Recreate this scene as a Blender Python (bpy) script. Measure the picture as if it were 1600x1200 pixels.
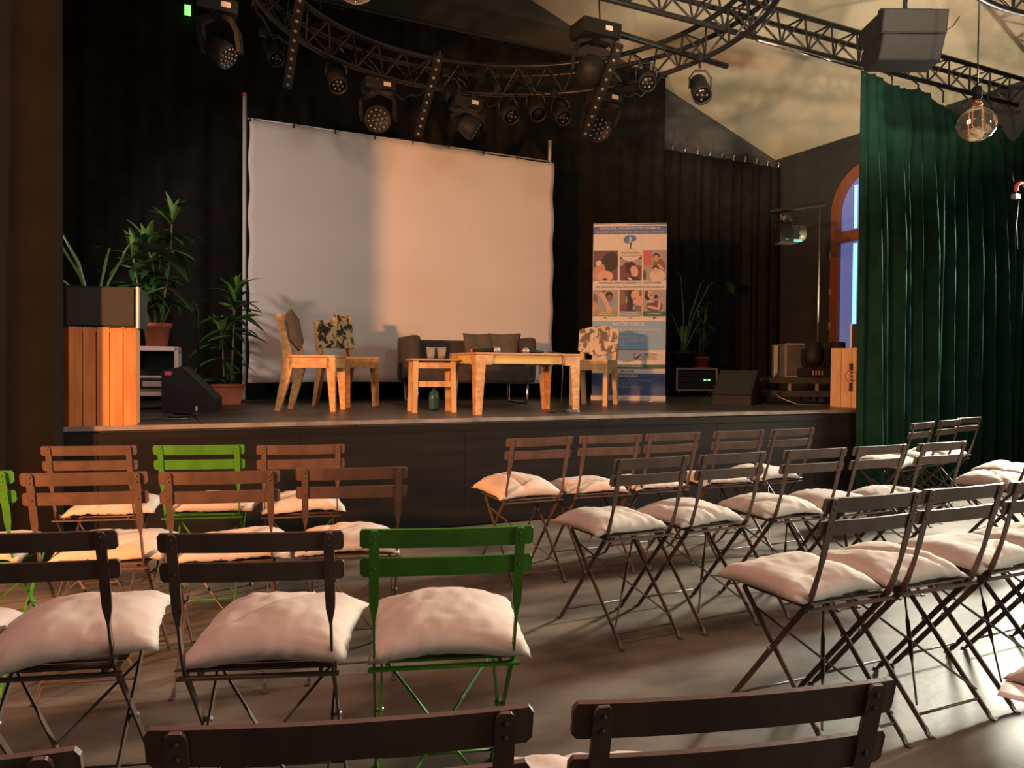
import bpy, bmesh, math, random
from mathutils import Vector, Matrix, noise
from math import sin, cos, pi, radians as rad, sqrt
random.seed(7)
S = bpy.context.scene
COL = S.collection
for o in list(bpy.data.objects): bpy.data.objects.remove(o)

# ------------------------------------------------------------------ camera
cam = bpy.data.cameras.new('camera'); cam.sensor_width = 36; cam.lens = 27.0
cam.clip_start = 0.05; cam.clip_end = 100
co = bpy.data.objects.new('camera', cam); COL.objects.link(co)
co.matrix_world = (Matrix.Translation((0, 0, 1.17)) @ Matrix.Rotation(rad(-26), 4, 'Z')
                   @ Matrix.Rotation(rad(90 - 1.146), 4, 'X') @ Matrix.Rotation(rad(0.5), 4, 'Z'))
S.camera = co
# ------------------------------------------------------------------ world, lights, exposure
W = bpy.data.worlds.new('world'); S.world = W; W.use_nodes = True
bg = W.node_tree.nodes['Background']; bg.inputs[0].default_value = (0.85, 0.80, 0.78, 1); bg.inputs[1].default_value = 0.10
S.view_settings.view_transform = 'Standard'; S.view_settings.look = 'None'
S.view_settings.gamma = 1; S.view_settings.use_curve_mapping = False
S.view_settings.exposure = 0.0

def aim(o, frm, to):
    o.location = frm
    o.rotation_euler = (Vector(to) - Vector(frm)).to_track_quat('-Z', 'Y').to_euler()
def spot(name, frm, to, energy, color, size=60, blend=.3, radius=.1):
    l = bpy.data.lights.new(name, 'SPOT'); l.energy = energy; l.color = color
    l.spot_size = rad(size); l.spot_blend = blend; l.shadow_soft_size = radius
    o = bpy.data.objects.new(name, l); COL.objects.link(o); aim(o, frm, to); return o
def area(name, frm, to, energy, color, sx, sy):
    l = bpy.data.lights.new(name, 'AREA'); l.energy = energy; l.color = color
    l.shape = 'RECTANGLE'; l.size = sx; l.size_y = sy
    o = bpy.data.objects.new(name, l); COL.objects.link(o); aim(o, frm, to); return o
# amber lamp far to the left, low; the left wing curtain cuts it off
spot('amber_side_light', (-4.05, 0.72, 1.9), (1.5, 6.0, 1.5), 3300, (1.0, .40, .13), 48, .35, .15)
# soft pinkish light from the stage's left wing
spot('wing_light', (-1.9, 6.3, 2.9), (3.2, 8.6, 1.7), 255, (1.0, .76, .66), 74, .5, .16)
# warm stage wash from high behind the camera
spot('front_wash_light', (1.9, -1.6, 3.7), (3.4, 7.6, 1.5), 210, (1.0, .72, .55), 58, .8, .25)
# pink house light over the rear of the audience
area('house_light', (.2, 1.2, 4.3), (.3, 2.3, .4), 108, (1.0, .53, .43), 1.4, .8)
# daylight through a window in the right wall outside the frame
area('daylight_right_window', (9.15, 4.35, 2.9), (2.6, 1.9, .2), 450, (.99, .97, .80), .6, .9).data.spread = rad(100)
area('rear_right_area_light', (6.6, -2.6, 2.7), (3.4, 2.0, .3), 50, (.80, .95, .86), 1.2, 1.6).data.spread = rad(80)  # area lamp behind the camera at right, no window modelled
spot('right_floor_spot', (6.2, -.6, 3.2), (3.6, 1.6, 0), 220, (1.0, .93, .62), 60, .8, .12)  # spot inside the room that brightens the floor at right
# two lamps thrown up on the pale ceiling
spot('ceiling_light_yellow', (-2.2, -1.0, 2.1), (5.7, 5.2, 5.3), 4300, (1.0, .84, .56), 30, .6, .13)
spot('ceiling_light_rose', (.4, -2.6, 2.4), (6.3, 5.5, 5.7), 3400, (1.0, .64, .50), 31, .6, .15)
# spot added at the upright moving head, rear right, to brighten the ceiling
spot('ceiling_fill_light', (7.09, 6.18, 1.56), (7.5, 6.9, 5.3), 290, (1.0, .84, .56), 118, .8, .06)

# ------------------------------------------------------------------ materials
MATS = {}
def new_mat(name):
    m = bpy.data.materials.new(name); m.use_nodes = True
    return m, m.node_tree, m.node_tree.nodes['Principled BSDF']
def mat(name, col, rough=.6, metal=0, noise_amt=0, scale=8, col2=None, bump=0, bscale=60, emit=None, es=1,
        trans=0, sheen=0, coat=0, stretch=None, detail=4, spec=.5, thr=None):
    if name in MATS: return MATS[name]
    m, nt, b = new_mat(name)
    b.inputs['Base Color'].default_value = (*col, 1); b.inputs['Roughness'].default_value = rough
    b.inputs['Metallic'].default_value = metal
    b.inputs['Specular IOR Level'].default_value = spec
    if trans: b.inputs['Transmission Weight'].default_value = trans
    if sheen: b.inputs['Sheen Weight'].default_value = sheen; b.inputs['Sheen Roughness'].default_value = .35
    if emit: b.inputs['Emission Color'].default_value = (*emit, 1); b.inputs['Emission Strength'].default_value = es
    tc = nt.nodes.new('ShaderNodeTexCoord'); mp = nt.nodes.new('ShaderNodeMapping')
    nt.links.new(tc.outputs['Object'], mp.inputs[0])
    if stretch: mp.inputs['Scale'].default_value = stretch
    if col2 or noise_amt:
        n = nt.nodes.new('ShaderNodeTexNoise'); n.inputs['Scale'].default_value = scale; n.inputs['Detail'].default_value = detail
        nt.links.new(mp.outputs[0], n.inputs['Vector'])
        r = nt.nodes.new('ShaderNodeValToRGB')
        c2 = col2 or tuple(min(1, c * (1 + noise_amt)) for c in col)
        c1 = col if col2 else tuple(c * (1 - noise_amt) for c in col)
        r.color_ramp.elements[0].color = (*c1, 1); r.color_ramp.elements[1].color = (*c2, 1)
        lo, hi = thr or (.35, .65)
        r.color_ramp.elements[0].position = lo; r.color_ramp.elements[1].position = hi
        nt.links.new(n.outputs[0], r.inputs[0]); nt.links.new(r.outputs[0], b.inputs['Base Color'])
    if bump:
        n2 = nt.nodes.new('ShaderNodeTexNoise'); n2.inputs['Scale'].default_value = bscale; n2.inputs['Detail'].default_value = 3
        nt.links.new(mp.outputs[0], n2.inputs['Vector'])
        bp = nt.nodes.new('ShaderNodeBump'); bp.inputs['Strength'].default_value = bump; bp.inputs['Distance'].default_value = .004
        nt.links.new(n2.outputs[0], bp.inputs['Height']); nt.links.new(bp.outputs[0], b.inputs['Normal'])
    MATS[name] = m
    return m
BROWN = mat('brown_painted_metal', (.090, .050, .036), .5, 0, .18, 14, bump=.15)
GREEN = mat('green_painted_metal', (.055, .20, .012), .45, .1, .15, 14, bump=.15)
LINEN = mat('offwhite_linen', (.51, .415, .35), .9, 0, .07, 9, bump=.08, bscale=420)
FLOORM = mat('floor_paint', (.055, .040, .031), .55, 0, 0, 1.7, (.165, .130, .100), .3, 22, detail=10, stretch=(1, 1.8, 1), thr=(.38, .62), spec=.35)
STAGEM = mat('stage_board', (.040, .034, .028), .38, 0, 0, 5, (.075, .062, .050), .2, 40, stretch=(1, 6, 1))
FASCIA = mat('stage_fascia', (.010, .0075, .006), .75, spec=.15, metal=0, noise_amt=.3, scale=3, bump=.2, stretch=(.3, 1, 4))
BLACKW = mat('black_wall', (.020, .021, .021), .8, 0, .15, 3)
GREYW = mat('dark_grey_wall', (.050, .052, .050), .85, 0, .12, 2, bump=.1)
DRAPEB = mat('black_drape', (.0125, .0120, .0105), .95, 0, .2, 6, spec=.1)
DRAPEG = mat('green_drape', (.010, .040, .027), .75, 0, .2, 5, sheen=.02, spec=.05)
DRAPEN = mat('brown_black_drape', (.0045, .0033, .0022), .95, 0, .2, 4, spec=.2)
CEILM = mat('pale_perforated_ceiling', (.50, .44, .33), .8, 0, .06, 1.2, bump=.3, bscale=70)
BLK = mat('black_metal', (.018, .018, .018), .4, .3, .2, 20)
BLK2 = mat('black_plastic', (.013, .0125, .012), .6, 0, .2, 20, spec=.25, bump=.2, bscale=120)
GRILLE = mat('speaker_grille', (.016, .016, .015), .7, 0, .3, 150, bump=.6, bscale=240)
STEEL = mat('grey_steel', (.34, .33, .32), .35, .8, .1, 20)
ALU = mat('aluminium_edge', (.55, .50, .48), .4, .6, .08, 20)
TRUSSM = mat('dark_truss_tube', (.022, .021, .020), .38, .4, .15, 20)
CHROME = mat('chrome', (.72, .68, .64), .18, 1, .04, 10)
PINE = mat('orange_pine', (.46, .145, .035), .5, 0, 0, 3.5, (.62, .23, .065), .12, 30, stretch=(7, 7, .8))
PINE2 = mat('light_pine', (.52, .30, .12), .5, 0, 0, 4, (.66, .42, .20), .12, 30, stretch=(6, 6, .9))
OSB = mat('plywood', (.45, .215, .075), .55, 0, 0, 18, (.60, .34, .14), .15, 40, stretch=(1, 1, 1.6), thr=(.4, .6))
WOODB = mat('brown_hardboard', (.17, .095, .055), .7, 0, .15, 10, bump=.2)
TABW = mat('reddish_table_wood', (.36, .17, .07), .5, 0, 0, 5, (.52, .27, .12), .12, 40, stretch=(1, 5, 2))
YELLIT = mat('yellow_lit_wood', (.62, .42, .12), .55, 0, .08, 6)  # yellow light from low left put into the apron colour
SOFAM = mat('dark_grey_fabric', (.050, .040, .032), .95, 0, .15, 12, bump=.5, bscale=220)
CUSH2 = mat('grey_green_fabric', (.085, .074, .050), .95, 0, .12, 12, bump=.4, bscale=220)
SCREEN = mat('white_screen_cloth', (.68, .63, .60), .9, 0, .02, 1.5)
WHITEP = mat('white_painted_metal', (.62, .60, .58), .5, 0, .03, 8)
TERRA = mat('terracotta', (.30, .085, .040), .75, 0, .12, 12, bump=.1)
SOIL = mat('soil', (.03, .02, .012), 1, 0, .3, 50, bump=.6)
LEAF1 = mat('dark_green_leaf', (.022, .075, .016), .42, 0, .3, 6)
LEAF2 = mat('pale_green_leaf', (.10, .21, .045), .42, 0, .25, 6)
STEMM = mat('cane_stem', (.16, .13, .06), .7, 0, .3, 25)
STEMG = mat('green_stem', (.08, .15, .035), .5, 0, .2, 12)
GLASSG = mat('green_bottle_glass', (.25, .50, .46), .06, 0, .02, 4, trans=.85)
GLASSC = mat('clear_glass', (.85, .82, .78), .08, 0, .01, 4, trans=.8, spec=.8)
AMBERG = mat('amber_bulb_glass', (.98, .84, .70), .03, 0, .01, 3, trans=.93)
FILAM = mat('bulb_filament', (.8, .3, .1), .4, emit=(1, .38, .12), es=.25)  # faint glow added to the filaments, the bulbs are unlit
BRASS = mat('brass_cap', (.60, .27, .10), .35, .8, .1, 10)
LENS = mat('led_lens', (.35, .28, .20), .12, .6, .1, 30)
LEDCAP = mat('lens_plate', (.015, .015, .015), .2, .3)
REDP = mat('red_plastic', (.65, .05, .03), .5, 0, .05, 9, emit=(1, .12, .08), es=.25)  # faint glow put into the red material
PINKT = mat('pink_tape', (.65, .08, .10), .7, 0, .05, 9)
LABELW = mat('white_sticker', (.65, .62, .58), .6, 0, .04, 9)
YELT = mat('yellow_tape', (.60, .50, .18), .6, 0, .05, 9)
GLED = mat('green_led', (.1, .9, .1), .4, emit=(.18, 1, .12), es=2.5)
BLUEL = mat('blue_lens', (.12, .45, .60), .2, 0, .05, 9, emit=(.1, .4, .6), es=.25)
FRAMEW = mat('brown_window_wood', (.20, .065, .03), .5, 0, .15, 8, stretch=(3, 3, .6))
PANE = mat('blue_window_glass', (.10, .12, .30), .15, 0, .15, 3, emit=(.20, .24, .60), es=.42)  # emission stands in for daylight behind the glass
DAY = mat('daylit_glass_strip', (.4, .8, 1), .3, 0, .03, 3, emit=(.22, .66, 1.0), es=1.5)
SHINE = mat('white_shine', (.80, .76, .70), .7, 0, .02, 9)  # white stands for the shine of a seat board
CARPET = mat('drape_hem', (.012, .012, .011), .95, 0, .2, 9)

def print_mat(name, col): return mat('print_' + name, col, .55, 0, .02, 12)
# black-on-cream torn floral print for the chair backs
def pattern_mat(name, ca, cb, sc):
    m, nt, b = new_mat(name)
    tc = nt.nodes.new('ShaderNodeTexCoord'); n = nt.nodes.new('ShaderNodeTexNoise')
    n.inputs['Scale'].default_value = sc; n.inputs['Detail'].default_value = 8; n.inputs['Roughness'].default_value = .62; n.inputs['Distortion'].default_value = .7
    nt.links.new(tc.outputs['Object'], n.inputs['Vector'])
    r = nt.nodes.new('ShaderNodeValToRGB'); r.color_ramp.elements[0].position = .47; r.color_ramp.elements[1].position = .52
    r.color_ramp.elements[0].color = (*ca, 1); r.color_ramp.elements[1].color = (*cb, 1)
    nt.links.new(n.outputs[0], r.inputs[0]); nt.links.new(r.outputs[0], b.inputs['Base Color'])
    b.inputs['Roughness'].default_value = .6; return m
PATA = pattern_mat('black_cream_print', (.018, .014, .013), (.58, .44, .22), 14)
PATB = pattern_mat('grey_cream_print', (.13, .10, .075), (.56, .46, .33), 11)
# perforation dots added to the ceiling as fine relief
def dots(m):
    nt = m.node_tree; b = nt.nodes['Principled BSDF']
    tc = nt.nodes.new('ShaderNodeTexCoord'); v = nt.nodes.new('ShaderNodeTexVoronoi'); v.inputs['Scale'].default_value = 16
    v.inputs['Randomness'].default_value = 0
    nt.links.new(tc.outputs['Object'], v.inputs['Vector'])
    r = nt.nodes.new('ShaderNodeValToRGB'); r.color_ramp.elements[0].position = .10; r.color_ramp.elements[1].position = .22
    r.color_ramp.elements[0].color = (.78, .78, .78, 1); r.color_ramp.elements[1].color = (1, 1, 1, 1)
    nt.links.new(v.outputs['Distance'], r.inputs[0])
    mx = nt.nodes.new('ShaderNodeMixRGB'); mx.blend_type = 'MULTIPLY'; mx.inputs[0].default_value = 1
    src = b.inputs['Base Color'].links[0].from_socket
    nt.links.new(src, mx.inputs[1]); nt.links.new(r.outputs[0], mx.inputs[2]); nt.links.new(mx.outputs[0], b.inputs['Base Color'])
dots(CEILM)

# ------------------------------------------------------------------ mesh builder
class MB:
    def __init__(s): s.v = []; s.f = []; s.sm = []
    def add(s, vs, fs, smooth=False):
        k = len(s.v); s.v += [tuple(v) for v in vs]; s.f += [tuple(i + k for i in f) for f in fs]; s.sm += [smooth] * len(fs); return s
    def box(s, c, d, R=None):
        c = Vector(c); h = Vector(d) / 2
        vs = [Vector((sx * h.x, sy * h.y, sz * h.z)) for sx in (-1, 1) for sy in (-1, 1) for sz in (-1, 1)]
        if R is not None: vs = [R @ v for v in vs]
        return s.add([c + v for v in vs], [(0, 1, 3, 2), (4, 6, 7, 5), (0, 4, 5, 1), (2, 3, 7, 6), (0, 2, 6, 4), (1, 5, 7, 3)])
    def rbox(s, c, d, r=.004):            # box with chamfered vertical and horizontal edges
        bm = bmesh.new(); bmesh.ops.create_cube(bm, size=1)
        bmesh.ops.scale(bm, vec=d, verts=bm.verts)
        bmesh.ops.bevel(bm, geom=bm.edges[:], offset=r, segments=2, affect='EDGES', profile=.6)
        bm.verts.index_update(); vs = [Vector(c) + v.co for v in bm.verts]; fs = [[v.index for v in f.verts] for f in bm.faces]
        bm.free(); return s.add(vs, fs)
    def bar(s, p0, p1, w, h, side=(1, 0, 0)):   # flat bar, w along side, h across
        p0 = Vector(p0); p1 = Vector(p1); d = (p1 - p0).normalized(); a = Vector(side); a = (a - a.dot(d) * d).normalized(); b = d.cross(a)
        vs = [p + a * w / 2 * i + b * h / 2 * j for p in (p0, p1) for i, j in ((-1, -1), (1, -1), (1, 1), (-1, 1))]
        return s.add(vs, [(0, 3, 2, 1), (4, 5, 6, 7), (0, 1, 5, 4), (1, 2, 6, 5), (2, 3, 7, 6), (3, 0, 4, 7)])
    def ribbon(s, pts, ws, hs, side=(1, 0, 0)):  # flat bar along a path with changing section
        vs = []; n = len(pts); P = [Vector(p) for p in pts]
        for i, p in enumerate(P):
            d = (P[min(i + 1, n - 1)] - P[max(i - 1, 0)]).normalized(); a = Vector(side); a = (a - a.dot(d) * d).normalized(); b = d.cross(a)
            for x, y in ((-1, -1), (1, -1), (1, 1), (-1, 1)): vs.append(p + a * ws[i] / 2 * x + b * hs[i] / 2 * y)
        fs = [(0, 3, 2, 1), tuple(4 * (n - 1) + q for q in (0, 1, 2, 3))]
        for i in range(n - 1):
            k = 4 * i
            fs += [(k, k + 1, k + 5, k + 4), (k + 1, k + 2, k + 6, k + 5), (k + 2, k + 3, k + 7, k + 6), (k + 3, k, k + 4, k + 7)]
        return s.add(vs, fs)
    def tube(s, pts, r, n=8, closed=False):
        P = [Vector(p) for p in pts]; m = len(P); vs = []; up = Vector((0, 0, 1)); a = None
        R = r if isinstance(r, (list, tuple)) else [r] * m
        for i, p in enumerate(P):
            if closed: d = (P[(i + 1) % m] - P[i - 1]).normalized()
            else: d = (P[min(i + 1, m - 1)] - P[max(i - 1, 0)]).normalized()
            if a is None:
                a = d.cross(up)
                if a.length < .05: a = d.cross(Vector((1, 0, 0)))
            a = (a - a.dot(d) * d).normalized(); b = d.cross(a)
            vs += [p + (a * cos(2 * pi * k / n) + b * sin(2 * pi * k / n)) * R[i] for k in range(n)]
        fs = []
        for i in range(m if closed else m - 1):
            j = (i + 1) % m
            for k in range(n): fs.append((i * n + k, i * n + (k + 1) % n, j * n + (k + 1) % n, j * n + k))
        if not closed: fs += [tuple(range(n))[::-1], tuple((m - 1) * n + k for k in range(n))]
        return s.add(vs, fs, True)
    def lathe(s, prof, n=20, M=None, cap=True):
        vs = []; fs = []; m = len(prof)
        for r, z in prof: vs += [Vector((r * cos(2 * pi * k / n), r * sin(2 * pi * k / n), z)) for k in range(n)]
        if M is not None: vs = [M @ v for v in vs]
        for i in range(m - 1):
            for k in range(n): fs.append((i * n + k, i * n + (k + 1) % n, (i + 1) * n + (k + 1) % n, (i + 1) * n + k))
        if cap: fs += [tuple(range(n))[::-1], tuple((m - 1) * n + k for k in range(n))]
        return s.add(vs, fs, True)
    def prism(s, poly, t, M=None):        # polygon in xy, thickness t in z, both sides
        n = len(poly); vs = [Vector((x, y, z)) for z in (-t / 2, t / 2) for x, y in poly]
        if M is not None: vs = [M @ v for v in vs]
        return s.add(vs, [tuple(range(n))[::-1], tuple(range(n, 2 * n))] + [(i, (i + 1) % n, n + (i + 1) % n, n + i) for i in range(n)])
    def grid(s, fn, nu, nv, smooth=True):
        vs = [fn(i / nu, j / nv) for j in range(nv + 1) for i in range(nu + 1)]
        fs = [(j * (nu + 1) + i, j * (nu + 1) + i + 1, (j + 1) * (nu + 1) + i + 1, (j + 1) * (nu + 1) + i) for j in range(nv) for i in range(nu)]
        return s.add(vs, fs, smooth)
    def mesh(s, name, m):
        me = bpy.data.meshes.new(name); me.from_pydata(s.v, [], s.f); me.materials.append(m)
        me.polygons.foreach_set('use_smooth', s.sm)
        bm = bmesh.new(); bm.from_mesh(me); bmesh.ops.recalc_face_normals(bm, faces=bm.faces); bm.to_mesh(me); bm.free()
        me.update(); return me
    def obj(s, name, m, parent=None, label=None):
        return link(name, s.mesh(name, m), parent, label)
def link(name, me, parent=None, label=None):
    o = bpy.data.objects.new(name, me); COL.objects.link(o)
    if parent: o.parent = parent
    if label: o['label'] = label
    return o
def thing(name, label, cat, loc=(0, 0, 0), rz=0, group=None):
    o = bpy.data.objects.new(name, None); o.empty_display_size = .1; COL.objects.link(o)
    o.location = loc; o.rotation_euler = (0, 0, rz); tag(o, label, cat, group); return o
def tag(o, label, cat, group=None):
    o['label'] = label; o['category'] = cat
    if group: o['group'] = group
    return o
def struct(o): o['kind'] = 'structure'; return o
def copy_tree(o, parent=None):
    c = o.copy(); COL.objects.link(c)
    if parent: c.parent = parent
    for ch in list(o.children): copy_tree(ch, c)
    return c
def dirM(p, d, roll=0):                   # matrix whose +z looks along d, origin at p
    q = Vector(d).to_track_quat('Z', 'Y').to_matrix().to_4x4()
    return Matrix.Translation(p) @ q @ Matrix.Rotation(roll, 4, 'Z')
SH = .80   # stage height
ORD = ['first', 'second', 'third', 'fourth', 'fifth', 'sixth', 'seventh', 'eighth', 'ninth', 'tenth']

# ------------------------------------------------------------------ setting
WX, WY = 9.31, 9.40                       # right wall, back wall
EZ, SL, RX = 4.59, .3577, 2.6             # eave height, roof slope, ridge x
LX, BY = -4.9, -4.5
RZ = EZ + (WX - RX) * SL
struct(MB().box(((LX + WX) / 2, (BY + WY) / 2, -.1), (WX - LX + .6, WY - BY + .6, .2)).obj('floor', FLOORM))
LZ = RZ - (RX - LX) * SL
def panel(name, pts, t, m):               # polygon wall given by xyz points, extruded by vector t
    n = len(pts); t = Vector(t); vs = [Vector(p) for p in pts] + [Vector(p) + t for p in pts]
    return struct(MB().add(vs, [tuple(range(n)), tuple(range(n, 2 * n))[::-1]] + [(i, n + i, n + (i + 1) % n, (i + 1) % n) for i in range(n)]).obj(name, m))
panel('wall_back', [(LX, WY, 0), (WX, WY, 0), (WX, WY, EZ), (RX, WY, RZ), (LX, WY, LZ)], (0, .2, 0), GREYW)
# right wall with an arched opening (window_1)
wy0, wy1, wz0, wzs = 6.85, 8.25, 1.50, 3.48
wc, wr = (wy0 + wy1) / 2, (wy1 - wy0) / 2
arch = [(wc + wr * cos(a), wzs + wr * sin(a)) for a in [pi * k / 20 for k in range(21)]]
wb = MB()
def rw(poly):
    n = len(poly); vs = [Vector((WX + dx, y, z)) for dx in (0, .2) for y, z in poly]
    wb.add(vs, [tuple(range(n)), tuple(range(n, 2 * n))[::-1]] + [(i, n + i, n + (i + 1) % n, (i + 1) % n) for i in range(n)])
rw([(BY, 0), (wy0, 0), (wy0, EZ), (BY, EZ)]); rw([(wy1, 0), (WY, 0), (WY, EZ), (wy1, EZ)]); rw([(wy0, 0), (wy1, 0), (wy1, wz0), (wy0, wz0)])
for k in range(20):
    (ya, za), (yb, zb) = arch[k], arch[k + 1]; rw([(ya, za), (ya, EZ), (yb, EZ), (yb, zb)])
struct(wb.obj('wall_right', BLACKW))
panel('wall_left', [(LX, BY, 0), (LX, WY, 0), (LX, WY, LZ), (LX, BY, LZ)], (-.2, 0, 0), BLACKW)
cl = MB()
for (xa, za, xb, zb) in ((RX, RZ, WX + .3, EZ - .3 * SL), (LX - .3, LZ - .3 * SL, RX, RZ)):
    cl.add([(xa, BY, za), (xb, BY, zb), (xb, WY + .2, zb), (xa, WY + .2, za), (xa, BY, za + .15), (xb, BY, zb + .15), (xb, WY + .2, zb + .15), (xa, WY + .2, za + .15)],
           [(0, 1, 2, 3), (7, 6, 5, 4), (0, 4, 5, 1), (1, 5, 6, 2), (2, 6, 7, 3), (3, 7, 4, 0)])
struct(cl.obj('ceiling', CEILM))
# window_1
win = bpy.data.objects.new('window_1', None); COL.objects.link(win); win.location = (WX, wc, wz0); struct(win)
def wpt(y, z, x=0): return Vector((x, y - wc, z - wz0))
fr = MB(); path = [(wy1, wz0)] + arch + [(wy0, wz0)]
fw = .13
inner = [(wc + (y - wc) * (wr - fw) / wr, (wzs + (z - wzs) * (wr - fw) / wr) if z > wzs else z) for y, z in path]
n = len(path)
for k in range(n - 1):
    q = [wpt(*path[k], -.03), wpt(*path[k + 1], -.03), wpt(*inner[k + 1], -.03), wpt(*inner[k], -.03)]
    q += [v + Vector((.10, 0, 0)) for v in q]
    fr.add(q, [(0, 1, 2, 3), (7, 6, 5, 4), (0, 4, 5, 1), (1, 5, 6, 2), (2, 6, 7, 3), (3, 7, 4, 0)])
fr.obj('window_frame', FRAMEW, win)
MB().box(wpt(wc, 3.14, .02), (.11, 2 * wr - .04, .16)).obj('transom', FRAMEW, win)
MB().box(wpt(wc, 2.4, .02), (.10, .11, 1.5)).obj('mullion', FRAMEW, win)
MB().box(wpt(wc, wz0 - .03, -.03), (.22, 2 * wr + .1, .06)).obj('window_sill', FRAMEW, win)
for z in (2.9, 2.35, 1.85): MB().box(wpt(wy1 - .02, z, -.045), (.02, .02, .10)).obj('hinge', ALU, win)
# panes: blue glass with the daylit gap beside the outside shutter
def pane(y0, y1, z0, z1, m, x, nm):
    MB().box(wpt((y0 + y1) / 2, (z0 + z1) / 2, x), (.012, y1 - y0, z1 - z0)).obj(nm, m, win)
for (a, b) in ((wy0 + .1, wc - .05), (wc + .05, wy1 - .12)): pane(a, b, wz0, 3.08, PANE, .05, 'pane')
ap = MB(); pts = [wpt(wc + (wr - .12) * cos(a), 3.20 + (wzs - 3.20) * (1 if 0 < a < pi else 0) + (wr - .12) * sin(a), .05) for a in [pi * k / 16 for k in range(17)]]
ap.add(pts + [p + Vector((.012, 0, 0)) for p in pts], [tuple(range(17)), tuple(range(17, 34))[::-1]]); ap.obj('arched_pane', PANE, win)
MB().box(wpt(7.865, 2.28, .04), (.006, .065, 1.5)).obj('daylight_strip', DAY, win)
MB().box(wpt(7.865, 3.56, .04), (.006, .05, .62)).obj('daylight_strip', DAY, win)

# stage
stage = thing('stage', 'low black stage platform in front of the rear drapes', 'stage', (0, 0, 0))
SY = 5.24
bw = 1.0; x = LX + .02; k = 0
for j in range(3):                        # deck of large square boards
    y0 = SY + .02 + j * 1.385
    for i in range(12):
        x0 = -2.6 + i * .992
        MB().box((x0 + .49, y0 + .69, SH - .02), (.984, 1.378, .04)).obj('deck_board', STAGEM, stage)
MB().box((3.35, (SY + WY) / 2 + .02, (SH - .045) / 2), (11.9, WY - SY - .06, SH - .045)).obj('stage_base', CARPET, stage)
MB().box((3.35, SY + .005, SH - .012), (11.9, .03, .028)).obj('edge_trim', mat('worn_edge_trim', (.20, .16, .13), .5, .2, .3, 6), stage, 'worn grey metal edge strip')
for i in range(10):
    MB().rbox((-2.0 + i * 1.19, SY, .36), (1.187, .024, .70), .002).obj('fascia_panel', FASCIA, stage)
MB().box((3.35, SY - .004, SH - .065), (11.9, .02, .05)).obj('fascia_rail', FASCIA, stage)

# ------------------------------------------------------------------ drapes
def drape(name, pa, pb, z0, ztop, nf, depth, m, label, cat='curtain', seed=0, sag=None, flare=0, group=None, nv=14, nu=None, taper=False):
    rnd = random.Random(seed); pa = Vector((*pa, 0)); pb = Vector((*pb, 0)); L = (pb - pa).length; d = (pb - pa) / L; nrm = Vector((-d.y, d.x, 0))
    ph = [rnd.uniform(0, 6.28) for _ in range(4)]; nu = nu or int(nf * 9)
    def fn(u, v):
        t = 1 - v; w = u + .010 * sin(u * 17 + ph[0]) + .006 * sin(u * 41 + ph[1])
        a = depth * (.55 + .45 * v * (1 + flare)) * (min(1, (1 - u) * L / .5 + .12) if taper else 1)
        off = a * (.6 * sin(2 * pi * nf * w + ph[2] + .5 * sin(v * 3 + ph[0])) + .35 * sin(2 * pi * nf * .53 * w + ph[3] + v * .8) + .18 * sin(2 * pi * nf * 1.9 * w + ph[1] + v * 1.5))
        zt = ztop(u) if callable(ztop) else ztop
        if sag: zt -= sag * abs(sin(pi * u * nf * .5)) ** .8 * 1
        z = z0 + (zt - z0) * t
        return pa + d * (L * u) + nrm * off + Vector((0, 0, z))
    o = MB().grid(fn, nu, nv).obj(name, m)
    so = o.modifiers.new('thickness', 'SOLIDIFY'); so.thickness = .006
    return tag(o, label, cat, group) if label else o
drape('backdrop_curtain', (-3.6, 9.05), (6.82, 9.05), SH, 5.36, 34, .05, DRAPEB, 'wide black stage backdrop hanging behind the screen and banner', seed=1)
drape('corner_curtain', (6.86, 9.2), (9.2, 9.2), SH, 4.40, 12, .06, DRAPEB, 'lower black drape with hooks in the rear right corner of the stage', seed=2)
pipe = tag(MB().tube([(-3.6, 9.05, 5.40), (6.84, 9.05, 5.40)], .03).obj('curtain_pipe', BLK), 'black pipe carrying the wide rear backdrop', 'pipe')
for i in range(10):
    u = (i + .5) / 10
    tag(MB().tube([(6.9 + 2.3 * u, 9.12, 4.36), (6.9 + 2.3 * u, 9.10, 4.43), (6.9 + 2.3 * u, 9.13, 4.46)], .012, 6).obj('curtain_hook', CHROME),
        ORD[i] + ' small metal hook from the left on the lower black corner drape', 'hook', 'hooks along the corner drape')
drape('wing_curtain', (-4.75, 5.07), (-.38, 5.07), .01, 5.1, 10, .10, DRAPEN, 'dark brown wing curtain at the left edge before the plank box', seed=6, taper=True, flare=.5, nv=20)
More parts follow.
